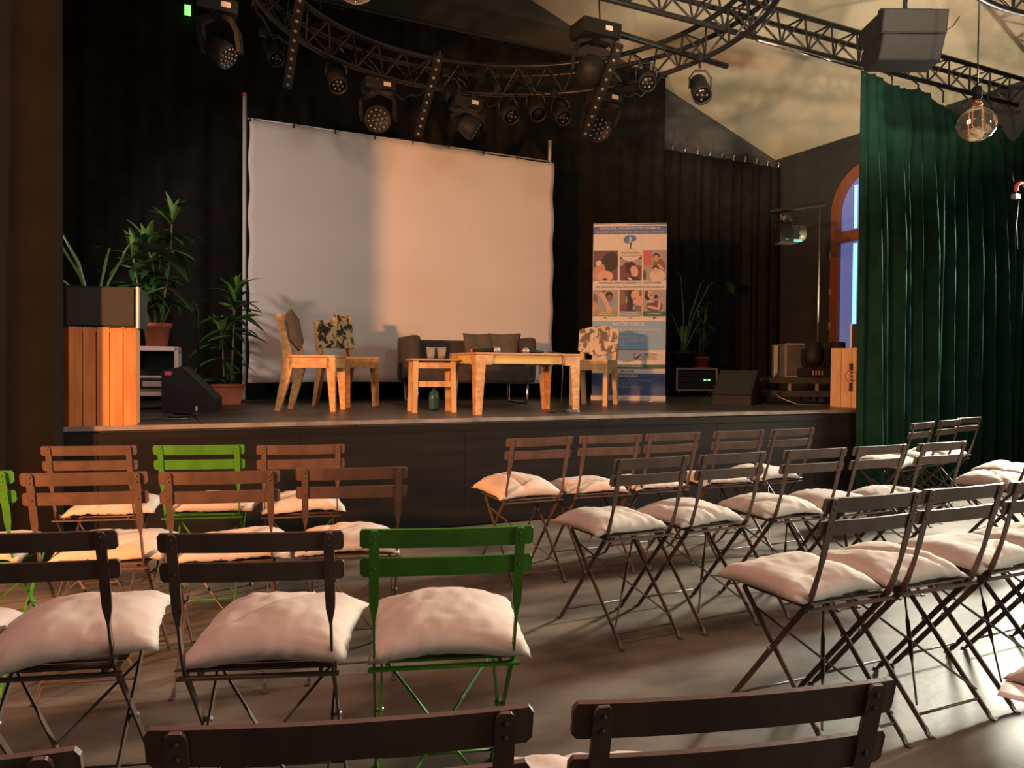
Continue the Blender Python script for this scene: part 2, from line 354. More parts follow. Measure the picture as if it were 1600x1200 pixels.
# green curtain on the straight truss
def satin(name, pa, pb, ztop, ridges, label, seed, nu=150, nv=36, swag=None):
    pa = Vector((*pa, 0)); pb = Vector((*pb, 0)); L = (pb - pa).length; d = (pb - pa) / L; nrm = Vector((-d.y, d.x, 0))
    def fn(u, v):
        off = .02 * sin(u * 7 + seed) * (1 - v) + .03 * sin(u * 19 + seed + v) * v
        for u0, du, w, h in ridges:
            ww = w * (.55 + .6 * v); c = u0 + du * v ** .8; g = (u - c) / ww
            off -= h * (.35 + .65 * min(1, v * 2.5)) * math.exp(-g * g) * (1 + .35 * math.tanh(g * 2))
        z = ztop(u) * (1 - v) + .02 * v
        if swag:
            for s0, s1, dep in swag:
                if s0 < u < s1: z -= dep * sin(pi * (u - s0) / (s1 - s0)) * (1 - v) ** 2; off -= .05 * sin(pi * (u - s0) / (s1 - s0)) * math.exp(-((v - .10) / .06) ** 2)
        return pa + d * (L * (u + .012 * sin(v * 5 + seed) * u * (1 - u) * 2)) + nrm * off + Vector((0, 0, z))
    o = MB().grid(fn, nu, nv).obj(name, DRAPEG)
    o.modifiers.new('thickness', 'SOLIDIFY').thickness = .006
    return tag(o, label, 'curtain')
satin('green_curtain', (6.20, 5.17), (8.06, 5.17), lambda u: 4.04 - .13 * u,
      [(.02, -.005, .02, .06), (.085, .03, .018, .10), (.14, .03, .02, .07), (.245, .05, .022, .12), (.30, .075, .016, .08), (.40, .03, .02, .09), (.47, .06, .026, .13), (.60, .02, .018, .06), (.66, .05, .02, .10), (.80, .02, .022, .07), (.90, .03, .02, .12), (.965, .0, .015, .08)],
      'tall dark green satin curtain hung from the truss right of the stage', 1.0, swag=[(.12, .42, .05), (.42, .99, .11)])
satin('gathered_curtain', (8.04, 5.15), (8.62, 5.02), lambda u: 3.90 - .30 * (1 - abs(2 * u - 1.1)) if u < .95 else 3.84,
      [(.05, .06, .05, .10), (.25, .18, .05, .12), (.5, .02, .05, .10), (.72, -.10, .05, .12), (.93, -.03, .04, .10)],
      'narrow sagging green curtain width bunched at the far right end of the truss', 2.0, nu=60)
for i in range(7):
    u = i / 6; xx = 6.23 + 2.3 * u
    tag(MB().tube([(xx, 5.17, 3.98 - .12 * u), (xx + .015, 5.18, 4.06 - .05 * u), (xx, 5.24, 4.11)], .009, 6).obj('curtain_tie', BLK),
        ORD[i] + ' black tie from the left holding the green curtain to the truss', 'tie', 'ties along the green curtain')

# ------------------------------------------------------------------ trusses
UNIT = None
def strut(p0, p1, r, parent, m=TRUSSM, nm='brace'):
    global UNIT
    if UNIT is None: UNIT = MB().lathe([(1, 0), (1, 1)], 7).mesh('brace', m)
    p0 = Vector(p0); p1 = Vector(p1); o = link(nm, UNIT, parent)
    q = (p1 - p0).to_track_quat('Z', 'Y'); o.rotation_euler = q.to_euler(); o.location = p0; o.scale = (r, r, (p1 - p0).length); return o
def straight_truss(name, label, xa, xb, y, z0, z1, hw, rc, nb):
    t = thing(name, label, 'truss', (xa, y, z0))
    o = Vector((xa, y, z0)); ch = [(0, 0), (-hw, z1 - z0), (hw, z1 - z0)]
    for cy, cz in ch: MB().tube([(0, cy, cz), (xb - xa, cy, cz)], rc, 10).obj('chord', TRUSSM, t)
    L = xb - xa; st = L / nb
    for i in range(nb):
        a, b = i * st, (i + .5) * st
        for (cy, cz) in ch[1:]:
            strut((a, cy, cz), (b, 0, 0), rc * .42, t); strut((b, 0, 0), (a + st, cy, cz), rc * .42, t)
        strut((a, -hw, z1 - z0), (a, hw, z1 - z0), rc * .4, t)
    return t
straight_truss('straight_truss', 'long straight triangular truss running to the right over the green curtain', 1.4, 8.75, 5.25, 4.13, 4.36, .115, .024, 22)
tag(MB().tube([(4.9, 5.19, 4.075), (6.22, 5.19, 4.06)], .014, 8).obj('curtain_track', CHROME), 'bright bare steel pipe under the straight truss', 'pipe')
def ring_truss(name, label, c, R, z, a0, a1, nb):
    t = thing(name, label, 'truss', (c[0], c[1], z))
    full = abs(a1 - a0) > 6.2; N = 72
    ch = [(R, 0), (R - .13, .24), (R + .13, .24)]
    def P(r, h, a): return Vector((r * cos(a), r * sin(a), h))
    for r, h in ch:
        MB().tube([P(r, h, a0 + (a1 - a0) * k / N) for k in range(N if full else N + 1)], .023, 9, closed=full).obj('chord', TRUSSM, t)
    for i in range(nb):
        a = a0 + (a1 - a0) * i / nb; b = a0 + (a1 - a0) * (i + .5) / nb; c2 = a0 + (a1 - a0) * (i + 1) / nb
        for r, h in ch[1:]:
            strut(P(r, h, a), P(R, 0, b), .010, t); strut(P(R, 0, b), P(r, h, c2), .010, t)
        strut(P(R - .13, .24, a), P(R + .13, .24, a), .009, t)
    return t
ring_truss('ring_truss', 'large circular truss over the stage front carrying the lamps', (2.63, 5.39), 2.0, 4.0, 0, 2 * pi, 40)
ring_truss('ring_truss', 'second circular truss at the top right corner above the bulb', (6.0, 1.80), 1.95, 4.0, 0, 2 * pi, 40)
tag(MB().tube([(3.93, 6.10, 4.32), (5.45, 6.20, 4.30)], .03, 10).obj('lamp_pipe', BLK), 'short black pipe poking right from the circular truss before the pale ceiling', 'pipe')
tag(MB().tube([(3.75, 6.0, 4.62), (5.4, 5.6, 4.86), (7.4, 5.0, 5.12)], .012, 6).obj('ceiling_conduit', CHROME), 'thin pale conduit crossing below the ceiling behind the straight truss', 'pipe')
for (a, b, g) in (((3.72, 5.9, 4.3), (3.6, 5.95, 6.55), 'above the biggest moving head'), ((3.95, 5.25, 4.36), (3.95, 5.25, 6.45), 'at the straight truss'), ((1.45, 6.9, 4.25), (1.45, 6.9, 6.55), 'at the left arc')):
    tag(MB().tube([a, b], .007, 6).obj('hanging_cable', BLK), 'thin steel cable from the roof down to the lamps, ' + g, 'cable', 'truss suspension cables')

# ------------------------------------------------------------------ lamps on the ring
def clamp(t, top, body):
    MB().tube([body, top], .012, 6).obj('clamp_rod', BLK, t)
    MB().rbox(Vector(top) + Vector((0, 0, .01)), (.06, .05, .07), .006).obj('clamp', BLK, t)
def par(name, label, top, lens, r=.075, leds=5, group=None, length=.30, dark=False):
    top = Vector(top); lens = Vector(lens)
    d = (lens - top).normalized(); L = min(length, (lens - top).length * .92)
    d2 = (d * .72 + Vector((-.28, -.62, -.05)) * .6).normalized()
    t = thing(name, label, 'stage lamp', tuple(top), 0, group)
    c = lens - top; M = dirM(c, d2)
    MB().lathe([(r * .72, -L), (r * .9, -L + .02), (r * .9, -L * .45), (r, -L * .43), (r, -.004), (r * .86, 0), (r * .84, -.035), (.001, -.036)], 22, M, cap=True).obj('lamp_body', BLK2, t)
    MB().lathe([(r * .80, -.034), (r * .80, -.024), (.001, -.023)], 20, M).obj('lens_plate', LEDCAP, t)
    if leds:
        pos = [(0, 0)] + [(.5 * r * cos(2 * pi * k / (leds - 1)), .5 * r * sin(2 * pi * k / (leds - 1))) for k in range(leds - 1)]
        for px, py in pos: MB().lathe([(.011, 0), (.009, .006), (.002, .008)], 8, M @ Matrix.Translation((px, py, -.024))).obj('led', LENS, t)
    mid = c - d2 * L * .5
    side = d2.cross(Vector((0, 0, 1))).normalized() * (r + .012)
    up = Vector((0, 0, min(.16, max(.05, -mid.z))))
    MB().tube([mid - side, mid - side + up * .6, mid - side * .5 + up, mid + side * .5 + up, mid + side + up * .6, mid + side], .008, 6).obj('yoke', BLK, t)
    clamp(t, (0, 0, 0), mid + up)
    return t
def moving_head(name, label, base, face, aimv, group=None, r=.13, nled=19, s=1.0):
    base = Vector(base); t = thing(name, label, 'moving light', tuple(base), 0, group); c = Vector(face) - base
    d = Vector(aimv).normalized()
    MB().rbox((0, 0, .03), (.30 * s, .20 * s, .10 * s), .012).obj('base_housing', BLK2, t)
    for sx in (-1, 1): MB().rbox((sx * .08, 0, .11), (.05, .06, .07), .006).obj('clamp', BLK, t)
    MB().box((.06, -.102 * s, .03), (.07, .004, .04)).obj('display', LABELW, t)
    pc = c - d * .07                     # pivot
    side = Vector((cos(.45), -sin(.45), 0)) * (r + .035)
    z0 = -.03
    for q in (-1, 1):
        MB().ribbon([Vector((0, 0, z0)) + side * q * .25, Vector((0, 0, z0 - .04)) + side * q * .9, pc * .5 + side * q * 1.05, pc + side * q], [.07, .08, .09, .07], [.04, .04, .035, .03], side=(0.45, .9, 0)).obj('yoke_arm', BLK2, t)
    M = dirM(c, d)
    h = MB().lathe([(r * .45, -.19), (r * .8, -.16), (r * 1.0, -.08), (r * 1.02, -.012), (r * .95, 0), (r * .92, -.008), (.001, -.010)], 26, M).obj('lamp_head', BLK2, t)
    rings = [(0, 1), (.36 * r / .13 * .13, 6), (.70 * r, 12)] if nled == 19 else [(0, 1), (.5 * r, 6)]
    rings = [(0, 1), (.36 * r, 6), (.72 * r, 12)] if nled == 19 else rings
    for rr, k in rings:
        for i in range(k):
            a = 2 * pi * i / k + .2; MB().lathe([(.0125, 0), (.010, .007), (.002, .010)], 8, M @ Matrix.Translation((rr * cos(a), rr * sin(a), -.008))).obj('led', LENS, h)
    return t
def led_bar(label, p0, p1, n):
    p0 = Vector(p0); p1 = Vector(p1); t = thing('led_bar', label, 'stage lamp', tuple(p0), 0, 'led bars on the circular truss'); v = p1 - p0
    MB().bar((0, 0, 0), v, .075, .06, side=(.9, -.44, 0)).obj('bar_housing', BLK, t)
    q = Vector((p0.x - 2.63, p0.y - 5.39, 0)).normalized() * 2.0 + Vector((2.63, 5.39, 4.0)) - p0
    MB().tube([(0, 0, -.04), (0, 0, q.z + .03), (q.x, q.y, q.z + .03)], .012, 6).obj('bracket', BLK, t)
    d = v.normalized(); a = Vector((.9, -.44, 0)); a = (a - a.dot(d) * d).normalized(); b = d.cross(a)
    if b.y > 0: b = -b
    for i in range(n):
        M = dirM(v * ((i + .5) / n) + b * .030, b); MB().lathe([(.017, 0), (.014, .006), (.003, .010)], 9, M).obj('led', LENS, t)
CAMV = Vector((-.45, -.85, -.33))
moving_head('moving_head_lamp', 'small moving head lamp hanging far left with slanting LED face', (.54, 6.30, 3.86), (.63, 6.27, 3.52), (.62, -.45, -.62), r=.10)
moving_head('moving_head_lamp', 'moving head wash lamp left of centre with round LED face above the screen', (2.13, 7.42, 3.90), (2.07, 7.22, 3.54), (-.28, -.9, -.42), r=.125)
moving_head('moving_head_lamp', 'moving head lamp tipped to the right above the middle of the screen', (2.98, 7.23, 3.80), (3.04, 7.09, 3.53), (.80, -.30, -.55), r=.11)
moving_head('moving_head_lamp', 'moving head wash lamp behind the rightmost LED bar', (4.07, 6.36, 3.76), (3.92, 6.22, 3.44), (-.35, -.85, -.45), r=.125)
big = moving_head('moving_head_lamp', 'biggest moving head lamp with its head turned away, right of centre', (3.67, 5.89, 4.14), (3.62, 5.93, 3.78), (.1, .9, -.5), r=.13, nled=7, s=1.3)
par('par_lamp', 'short can lamp with pink lens at the top left of the circular truss', (.86, 6.6, 4.22), (.90, 6.46, 4.03), .085, 0)
par('par_lamp', 'can lamp beside the leftmost LED bar', (1.0, 7.15, 4.12), (1.10, 7.00, 3.85), .07, 5)
par('par_lamp', 'long can lamp with lit LEDs above the left part of the screen', (1.58, 7.20, 4.08), (1.66, 7.09, 3.74), .085, 7)
par('par_lamp', 'long dark tube lamp just right of the middle LED bar', (2.81, 7.38, 4.16), (2.86, 7.24, 3.84), .075, 0)
par('par_lamp', 'small can lamp with five LEDs right of the tipped moving head', (3.32, 7.22, 4.02), (3.38, 6.98, 3.69), .085, 5)
par('par_lamp', 'dark tube lamp between the two small five LED can lamps', (3.60, 7.05, 4.10), (3.63, 6.88, 3.72), .085, 0)
par('par_lamp', 'small can lamp with five LEDs just left of the biggest moving head', (3.84, 6.95, 3.98), (3.85, 6.75, 3.68), .08, 5)
par('par_lamp', 'can lamp with bright LEDs where the circular truss meets the pale ceiling', (4.34, 6.05, 4.05), (4.25, 5.90, 3.82), .085, 7)
par('par_lamp', 'rightmost can lamp hanging alone against the pale ceiling', (4.56, 5.55, 3.98), (4.47, 5.39, 3.58), .085, 5)
led_bar('leftmost LED bar hanging from the circular truss', (1.12, 6.02, 4.02), (1.20, 7.05, 3.66), 10)
led_bar('middle LED bar hanging over the screen', (2.46, 6.59, 4.00), (2.48, 7.25, 3.45), 10)
led_bar('rightmost LED bar in front of a moving head lamp', (3.69, 5.54, 3.94), (3.74, 6.19, 3.34), 10)
for i, (a, b) in enumerate([((1.9, 7.3, 4.2), (2.7, 7.4, 4.05)), ((2.9, 7.4, 4.22), (3.6, 7.1, 4.1)), ((.7, 6.2, 4.2), (1.3, 6.9, 4.1)), ((4.1, 6.5, 4.2), (4.5, 6.0, 4.0))]):
    a = Vector(a); b = Vector(b)
    pts = [a.lerp(b, k / 12) + Vector((0, 0, -.28 * sin(pi * k / 12) - .03 * sin(k * 2.1 + i))) for k in range(13)]
    tag(MB().tube(pts, .008, 6).obj('looped_cable', BLK), 'black cable drooping from the circular truss ' + ['left of centre, above the screen', 'right of centre, above the screen', 'at its left end', 'at its right end'][i], 'cable', 'cables looped on the circular truss')
# green exit lamp speck at the top left
tag(MB().box((.484, 8.96, 4.96), (.06, .03, .10)).obj('indicator_lamp', GLED), 'tiny green indicator light at the top left', 'light')

# hanging loudspeaker pair
hs = thing('hanging_speaker', 'pair of dark angled loudspeaker cabinets hanging from the ceiling, top right', 'speaker', (4.50, 3.42, 3.335), rad(-26)); hs.scale = (.80, .80, .80)
def wedge_box(z0, z1, yf0, yf1, yb, w, nm, tilt):
    # side profile in yz, extruded along x
    poly = [(yf0, z1), (yf1, z0), (yb * .55, z0 - .02), (yb, (z0 + z1) / 2), (yb * .9, z1)]
    M = Matrix(((0, 0, 1, 0), (1, 0, 0, 0), (0, 1, 0, 0), (0, 0, 0, 1)))
    o = MB().prism(poly, w, M).obj(nm, BLK2, hs)
    g = MB().add([(-w / 2 + .01, yf0 - .006, z1 - .01), (w / 2 - .01, yf0 - .006, z1 - .01), (w / 2 - .01, yf1 - .006, z0 + .01), (-w / 2 + .01, yf1 - .006, z0 + .01)], [(0, 1, 2, 3)])
    link('grille', g.mesh('grille', GRILLE), o); return o
wedge_box(-.005, .175, -.16, -.13, .30, .52, 'upper_cabinet', 0)
wedge_box(-.19, -.012, -.135, -.06, .26, .50, 'lower_cabinet', .2)
MB().box((0, .02, .23), (.42, .05, .04)).obj('flying_bar', BLK, hs)
for sx in (-1, 1): MB().box((sx * .19, .02, .20), (.03, .05, .06)).obj('flying_link', BLK, hs)
MB().tube([(0, .02, .24), (0, .02, 2.2)], .018, 8).obj('hanging_pole', BLK, hs)
MB().tube([(.26, .1, .10), (.36, .1, .10), (.45, .12, .17), (.52, .15, .26)], .005, 6).obj('cable', BLK, hs)

# pendant bulbs
def pendant(label, p, r, top):
    p = Vector(p); t = thing('pendant_bulb', label, 'lamp', tuple(p))
    prof = [(.004, -r * .86), (r * .35, -r * .83), (r * .68, -r * .66), (r * .92, -r * .34), (r, 0), (r * .93, r * .33), (r * .72, r * .62), (r * .42, r * .84), (r * .25, r * .95), (r * .22, r * 1.15)]
    MB().lathe(prof, 32, cap=False).obj('glass_globe', AMBERG, t)
    MB().lathe([(r * .26, r * 1.05), (r * .27, r * 1.2), (r * .2, r * 1.36), (r * .17, r * 1.38)], 18).obj('bulb_cap', BRASS, t)
    MB().lathe([(r * .22, r * 1.36), (r * .23, r * 2.0), (r * .1, r * 2.1)], 18).obj('socket', BLK2, t)
    for k in range(4):
        a = k * pi / 2; MB().tube([(.02 * cos(a), .02 * sin(a), r * .9), (.03 * cos(a), .03 * sin(a), .0), (.025 * cos(a + .5), .025 * sin(a + .5), -r * .45)], .0016, 5).obj('filament', FILAM, t)
    MB().tube([(0, 0, r * 2.05), (0, 0, top - p.z)], .0045, 6).obj('cord', BLK, t)
pendant('amber glass globe bulb hanging before the green curtain at right', (4.20, 2.74, 2.55), .102, 4.6)
pendant('amber glass globe bulb cut by the top edge of the picture', (.91, 3.56, 2.95), .099, 5.4)

# ------------------------------------------------------------------ projection screen
PX0, PX1 = 1.0, 4.62
sc = thing('projection_screen', 'large white projection cloth between two poles behind the sofa', 'screen', (PX0, 8.4, SH))
def sf(u, v):
    e = .010 * sin(v * 30) * (1 if u < .02 or u > .98 else 0)
    w = .006 * sin(u * 9 + v * 4) + .004 * sin(v * 21 + u * 5)
    return Vector((.04 + u * (PX1 - PX0 - .02) + e, -.01 + w, 3.73 - SH - v * (3.73 - 1.0) + .01 * sin(u * 5) - .012 * abs(sin(u * 22)) * (1 - v)))
o = MB().grid(sf, 60, 30).obj('cloth', SCREEN, sc); o.modifiers.new('thickness', 'SOLIDIFY').thickness = .004
for i, xx in enumerate((0, PX1 - PX0 - .02)):
    MB().tube([(xx, .02, 0), (xx, .02, 3.96 - SH)], .020, 10).obj('pole', WHITEP, sc)
    MB().tube([(xx, .02, 3.96 - SH), (xx, .02, 4.0 - SH)], .021, 10).obj('pole_cap', PINKT if i == 0 else YELT, sc)
    MB().box((xx, .02, .012), (.30, .22, .02)).obj('pole_foot', BLK, sc)
for k in range(9): MB().tube([(.05 + k * .44, -.012, 3.70 - SH), (.05 + k * .44, -.016, 3.745 - SH)], .008, 6).obj('clip', BLK, sc)
MB().tube([(0.02, .03, 3.745 - SH), (PX1 - PX0, .03, 3.745 - SH)], .010, 8).obj('top_rod', WHITEP, sc)

# ------------------------------------------------------------------ text helper
def text_mesh(s, size, m, align='CENTER', bold=False):
    cu = bpy.data.curves.new('t', 'FONT'); cu.body = s; cu.size = size; cu.align_x = align; cu.align_y = 'CENTER'; cu.resolution_u = 2
    if bold: cu.offset = size * .018
    o = bpy.data.objects.new('t', cu); COL.objects.link(o); dg = bpy.context.evaluated_depsgraph_get()
    me = bpy.data.meshes.new_from_object(o.evaluated_get(dg)); me.materials.clear(); me.materials.append(m); me.name = 'lettering'
    bpy.data.objects.remove(o); return me

# ------------------------------------------------------------------ roll-up banner
ban = thing('roll_up_banner', 'tall white and blue roll-up banner with photographs right of the screen', 'banner', (5.14, 7.45, SH), rad(-32))
BWd, BHt = .845, 2.06
PW = {'white': (.66, .60, .54), 'blue': (.085, .15, .36), 'sky': (.24, .40, .55), 'navy': (.055, .085, .24), 'green': (.035, .13, .065), 'olive': (.26, .30, .11),
      'slate': (.22, .30, .44), 'skin': (.50, .26, .19), 'skin2': (.60, .36, .26), 'dark': (.03, .02, .025), 'plum': (.14, .06, .075), 'red': (.52, .13, .12), 'grey': (.34, .30, .29), 'cream': (.62, .53, .42), 'logo': (.06, .20, .45), 'maroon': (.16, .03, .05), 'ink': (.07, .055, .10), 'brown': (.20, .11, .08)}
def pm(k): return print_mat(k, PW[k])
def bxy(px, py):                          # banner layout frame: 115 wide, 283 high (top-left origin)
    return ((px - 926) / 115 - .5) * BWd, BHt - (py - 342) / 283 * BHt
lay = [0]
def patch(poly, col, nm='print_panel', par=ban):
    lay[0] += 1; y = -.0025 - lay[0] * .00022
    vs = [Vector((bxy(a, b)[0], y, bxy(a, b)[1])) for a, b in poly]
    return MB().add(vs, [tuple(range(len(vs)))]).obj(nm, pm(col), par)
def rect(x0, y0, x1, y1, col, nm='print_panel', par=ban): return patch([(x0, y0), (x1, y0), (x1, y1), (x0, y1)], col, nm, par)
def ell(cx, cy, rx, ry, col, nm='print_panel', par=ban, n=20, rot=0, clip=None):
    pts = []
    for k in range(n):
        a = 2 * pi * k / n; dx, dy = rx * cos(a), ry * sin(a); x_, y_ = cx + dx * cos(rot) - dy * sin(rot), cy + dx * sin(rot) + dy * cos(rot)
        if clip: x_ = min(max(x_, clip[0]), clip[2]); y_ = min(max(y_, clip[1]), clip[3])
        pts.append((x_, y_))
    return patch(pts, col, nm, par)
def btext(s, px, py, w, col, bold=False, par=ban):   # w = width in layout units
    me = text_mesh(s, .05, pm(col), 'CENTER', bold); xs = [v.co.x for v in me.vertices]; W0 = max(xs) - min(xs)
    o = link('lettering', me, par); lay[0] += 1; k = w / 115 * BWd / W0
    o.scale = (k, k * 1.0, 1); o.rotation_euler = (pi / 2, 0, 0); q = bxy(px, py); o.location = (q[0], -.003 - lay[0] * .00022, q[1]); return o
MB().box((0, 0, BHt / 2 + .035), (BWd, .004, BHt - .07)).obj('banner_sheet', pm('white'), ban)
MB().tube([(-BWd / 2, 0, BHt), (BWd / 2, 0, BHt)], .012, 8).obj('top_rail', ALU, ban)
MB().rbox((0, .02, .035), (BWd + .02, .11, .07), .012).obj('base_cassette', ALU, ban)
for sx in (-1, 1): MB().rbox((sx * .26, .02, .006), (.05, .28, .012), .003).obj('foot', ALU, ban)
MB().tube([(0, .05, .06), (0, .02, BHt)], .010, 8).obj('support_pole', ALU, ban)
rect(926, 345.5, 1041, 358, 'blue')
btext('ENVOLUDIA, UNE ASSOCIATION DE FAMILLES', 984, 349.2, 94, 'white', True)
btext('QUI CROIT AU POTENTIEL DE CHACUN ET À TOUT ÂGE', 984, 354.9, 106, 'white')
PH = [(926.5, 384, 965, 432), (968.5, 384, 1002.5, 432), (1005, 384, 1040.5, 432), (926.5, 447, 965, 481), (968.5, 447, 1002.5, 481), (1005, 447, 1040.5, 481)]
def photo(i, bgc):
    x0, y0, x1, y1 = PH[i]; return rect(x0, y0, x1, y1, bgc, 'photo_print')
p = photo(0, 'plum'); c = PH[0]
ell(953, 402, 13, 16, 'dark', 'print_shape', p, rot=.3, clip=c); ell(935, 418, 9, 14, 'skin', 'print_shape', p, rot=.5, clip=c); ell(945, 425, 13, 9, 'skin2', 'print_shape', p, clip=c); ell(935, 404, 5, 4, 'cream', 'print_shape', p, rot=-.5, clip=c); ell(945, 430, 4, 2.2, 'maroon', 'print_shape', p, clip=c)
p = photo(1, 'plum'); c = PH[1]
rect(968.5, 398, 1002.5, 408, 'grey', 'print_shape', p); ell(979, 411, 6, 9, 'maroon', 'print_shape', p, clip=c); ell(986, 412, 8, 10, 'dark', 'print_shape', p, clip=c); ell(991, 417, 6, 9, 'skin2', 'print_shape', p, rot=-.25, clip=c); ell(988, 430, 11, 4, 'dark', 'print_shape', p, clip=c); ell(993, 423, 2.6, 1.1, 'white', 'print_shape', p, clip=c); ell(984, 429, 4, 1.4, 'white', 'print_shape', p, rot=.3, clip=c)
p = photo(2, 'grey'); c = PH[2]
rect(1005, 384, 1018, 408, 'red', 'print_shape', p); ell(1030, 408, 9, 12, 'brown', 'print_shape', p, rot=-.5, clip=c); ell(1025, 393, 5, 4, 'dark', 'print_shape', p, clip=c); ell(1025, 397, 4.2, 5.5, 'skin', 'print_shape', p, clip=c)
ell(1027, 424, 12, 10, 'cream', 'print_shape', p, clip=c); ell(1024, 412, 5, 4, 'dark', 'print_shape', p, clip=c); ell(1024, 416, 4, 5, 'skin2', 'print_shape', p, clip=c); ell(1032, 411, 7, 2, 'skin2', 'print_shape', p, rot=.7, clip=c); ell(1007, 424, 2, 9, 'ink', 'print_shape', p, clip=c)
# white roundel with the tree emblem
ell(985, 384, 19, 17, 'white', 'print_panel', n=28)
ell(981.5, 366.5, 8, 6.5, 'logo', 'tree_emblem', rot=-.35, n=24); ell(987, 365, 6.5, 5, 'logo', 'tree_emblem', rot=.2, n=24)
patch([(983, 373.5), (985, 371), (987, 373), (986, 376), (985.6, 382), (983.6, 382), (984, 377)], 'green', 'tree_emblem')
patch([(980.6, 372.8), (982.6, 369), (983, 366), (981.2, 364.6), (981.6, 364.2), (983.6, 365), (984.4, 364.3), (985.3, 365.2), (987.4, 363.8), (985.6, 367), (985.2, 369.6), (986.2, 372.4), (984, 370.6)], 'white', 'figure_emblem')
ell(984.2, 363.2, 1.1, 1.2, 'white', 'figure_emblem', n=12)
patch([(975, 384.2), (980, 382.2), (985, 381.6), (990, 382.2), (995, 384.4), (990, 382.8), (985, 382.2), (980, 382.9)], 'brown', 'ground_emblem')
btext('ENVOLUDIA', 985, 388.3, 29.5, 'ink'); btext('l’ASS. d’accompagnement', 985, 392.8, 29.5, 'brown')
btext('FAVORISER L’ÉPANOUISSEMENT ET L’AUTONOMIE', 984, 436, 96, 'ink'); btext('DES ENFANTS ET ADULTES EN SITUATION DE HANDICAP', 984, 442.6, 107, 'ink')
p = photo(3, 'grey'); c = PH[3]
ell(950, 464, 12, 14, 'slate', 'print_shape', p, clip=c); ell(952, 457, 6, 7.5, 'dark', 'print_shape', p, clip=c); ell(953, 460, 4, 6, 'brown', 'print_shape', p, clip=c); ell(929, 463, 5, 10, 'brown', 'print_shape', p, clip=c); ell(929, 474, 4, 9, 'skin', 'print_shape', p, clip=c)
patch([(934, 454), (941, 451), (946, 456), (949, 465), (956, 477), (955, 481), (948, 481), (946, 470), (940, 461)], 'skin2', 'print_shape', p); ell(944, 449, 3.5, 1.6, 'plum', 'print_shape', p, clip=c)
p = photo(4, 'plum'); c = PH[4]
rect(980, 447, 994, 481, 'dark', 'print_shape', p); ell(972, 460, 5, 12, 'brown', 'print_shape', p, clip=c); ell(979, 463, 1.6, 6, 'grey', 'print_shape', p, clip=c)
patch([(986, 455), (988, 449), (994, 447), (1002.5, 447), (1002.5, 472), (997, 474), (993, 469), (989, 468.5), (990, 464), (988, 461), (987, 459)], 'skin2', 'print_shape', p); ell(1001, 452, 3, 5, 'brown', 'print_shape', p, clip=c); ell(991.5, 460.5, 2.5, .9, 'dark', 'print_shape', p); ell(992, 474, 2.4, 6, 'slate', 'print_shape', p, rot=.35, clip=c); ell(997, 477, 5, 6, 'brown', 'print_shape', p, clip=c)
p = photo(5, 'grey'); c = PH[5]
ell(1012, 456, 4.6, 8, 'dark', 'print_shape', p, clip=c); ell(1025, 458, 3, 3.4, 'dark', 'print_shape', p, clip=c); ell(1016.5, 454.5, 4.2, 7, 'skin2', 'print_shape', p, rot=-.3, clip=c); ell(1017.6, 455, 1.2, 2, 'maroon', 'print_shape', p, rot=-.3)
ell(1023, 473, 13, 9, 'plum', 'print_shape', p, clip=c); ell(1020, 475, 9, 2.2, 'skin2', 'print_shape', p, rot=.25, clip=c); ell(1030, 472, 2.3, 8, 'skin2', 'print_shape', p, rot=.15, clip=c); ell(1017, 466, 6, 1.3, 'cream', 'print_shape', p, rot=-.1)
for (i, col, l1, l2) in ((3, 'olive', 'TROUBLES DES', 'APPRENTISSAGES'), (4, 'slate', 'TROUBLES DU', 'NEURODÉVELOPPEMENT'), (5, 'green', 'POLYHANDICAP', None)):
    x0, _, x1, _ = PH[i]; rect(x0, 481, x1, 488.8, col, 'caption_band'); m_ = (x0 + x1) / 2
    if l2: btext(l1, m_, 483, 18, 'white', True); btext(l2, m_, 486.7, 29 if i == 4 else 22, 'white', True)
    else: btext(l1, m_, 484.8, 21, 'white', True)
    patch([(m_ - 3.4, 490.2), (m_ + 3.4, 490.2), (m_, 493.2)], col, 'arrow_mark')
rect(926, 496.8, 1041, 542, 'sky')
btext('NOTRE FORCE', 982.5, 501.4, 48, 'white', True)
for s_, yy, x0, w in (('UN SAVOIR-FAIRE EXPERT ET SUR MESURE POUR CHACUN', 510.6, 929, 104), ('QUELLE QUE SOIT LA PRÉSENCE DU HANDICAP', 516.3, 929, 79), ('DES SOLUTIONS D’ACCUEIL', 522.3, 929, 69), ('ACTEURS DANS L’ACCOMPAGNEMENT', 528, 929, 84), ('ENGAGEMENT', 534, 929, 48)):
    btext(s_, x0 + w / 2, yy, w, 'white')
patch([(991.5, 554), (993.2, 553.4), (995, 556), (1002, 548.6), (1003, 549.6), (995.2, 559)], 'maroon', 'check_mark')
for q in ([(991, 548.3), (994, 548.3), (994, 549), (991.8, 549), (991.8, 551.5), (991, 551.5)], [(1002, 556.6), (1002, 559.4), (999, 559.4), (999, 558.7), (1001.3, 558.7), (1001.3, 556.6)]): patch(q, 'ink', 'corner_mark')
btext('LABEL IDEAS', 1016, 549.8, 21.5, 'maroon', True); btext('L’EXIGENCE', 1016, 553.8, 21.5, 'brown'); btext('EN ACTION', 1016, 557.6, 22, 'brown')
rect(926, 565.8, 1041, 572, 'green'); btext('WWW.ENVOLUDIA.ORG', 982, 568.9, 49, 'white', True)
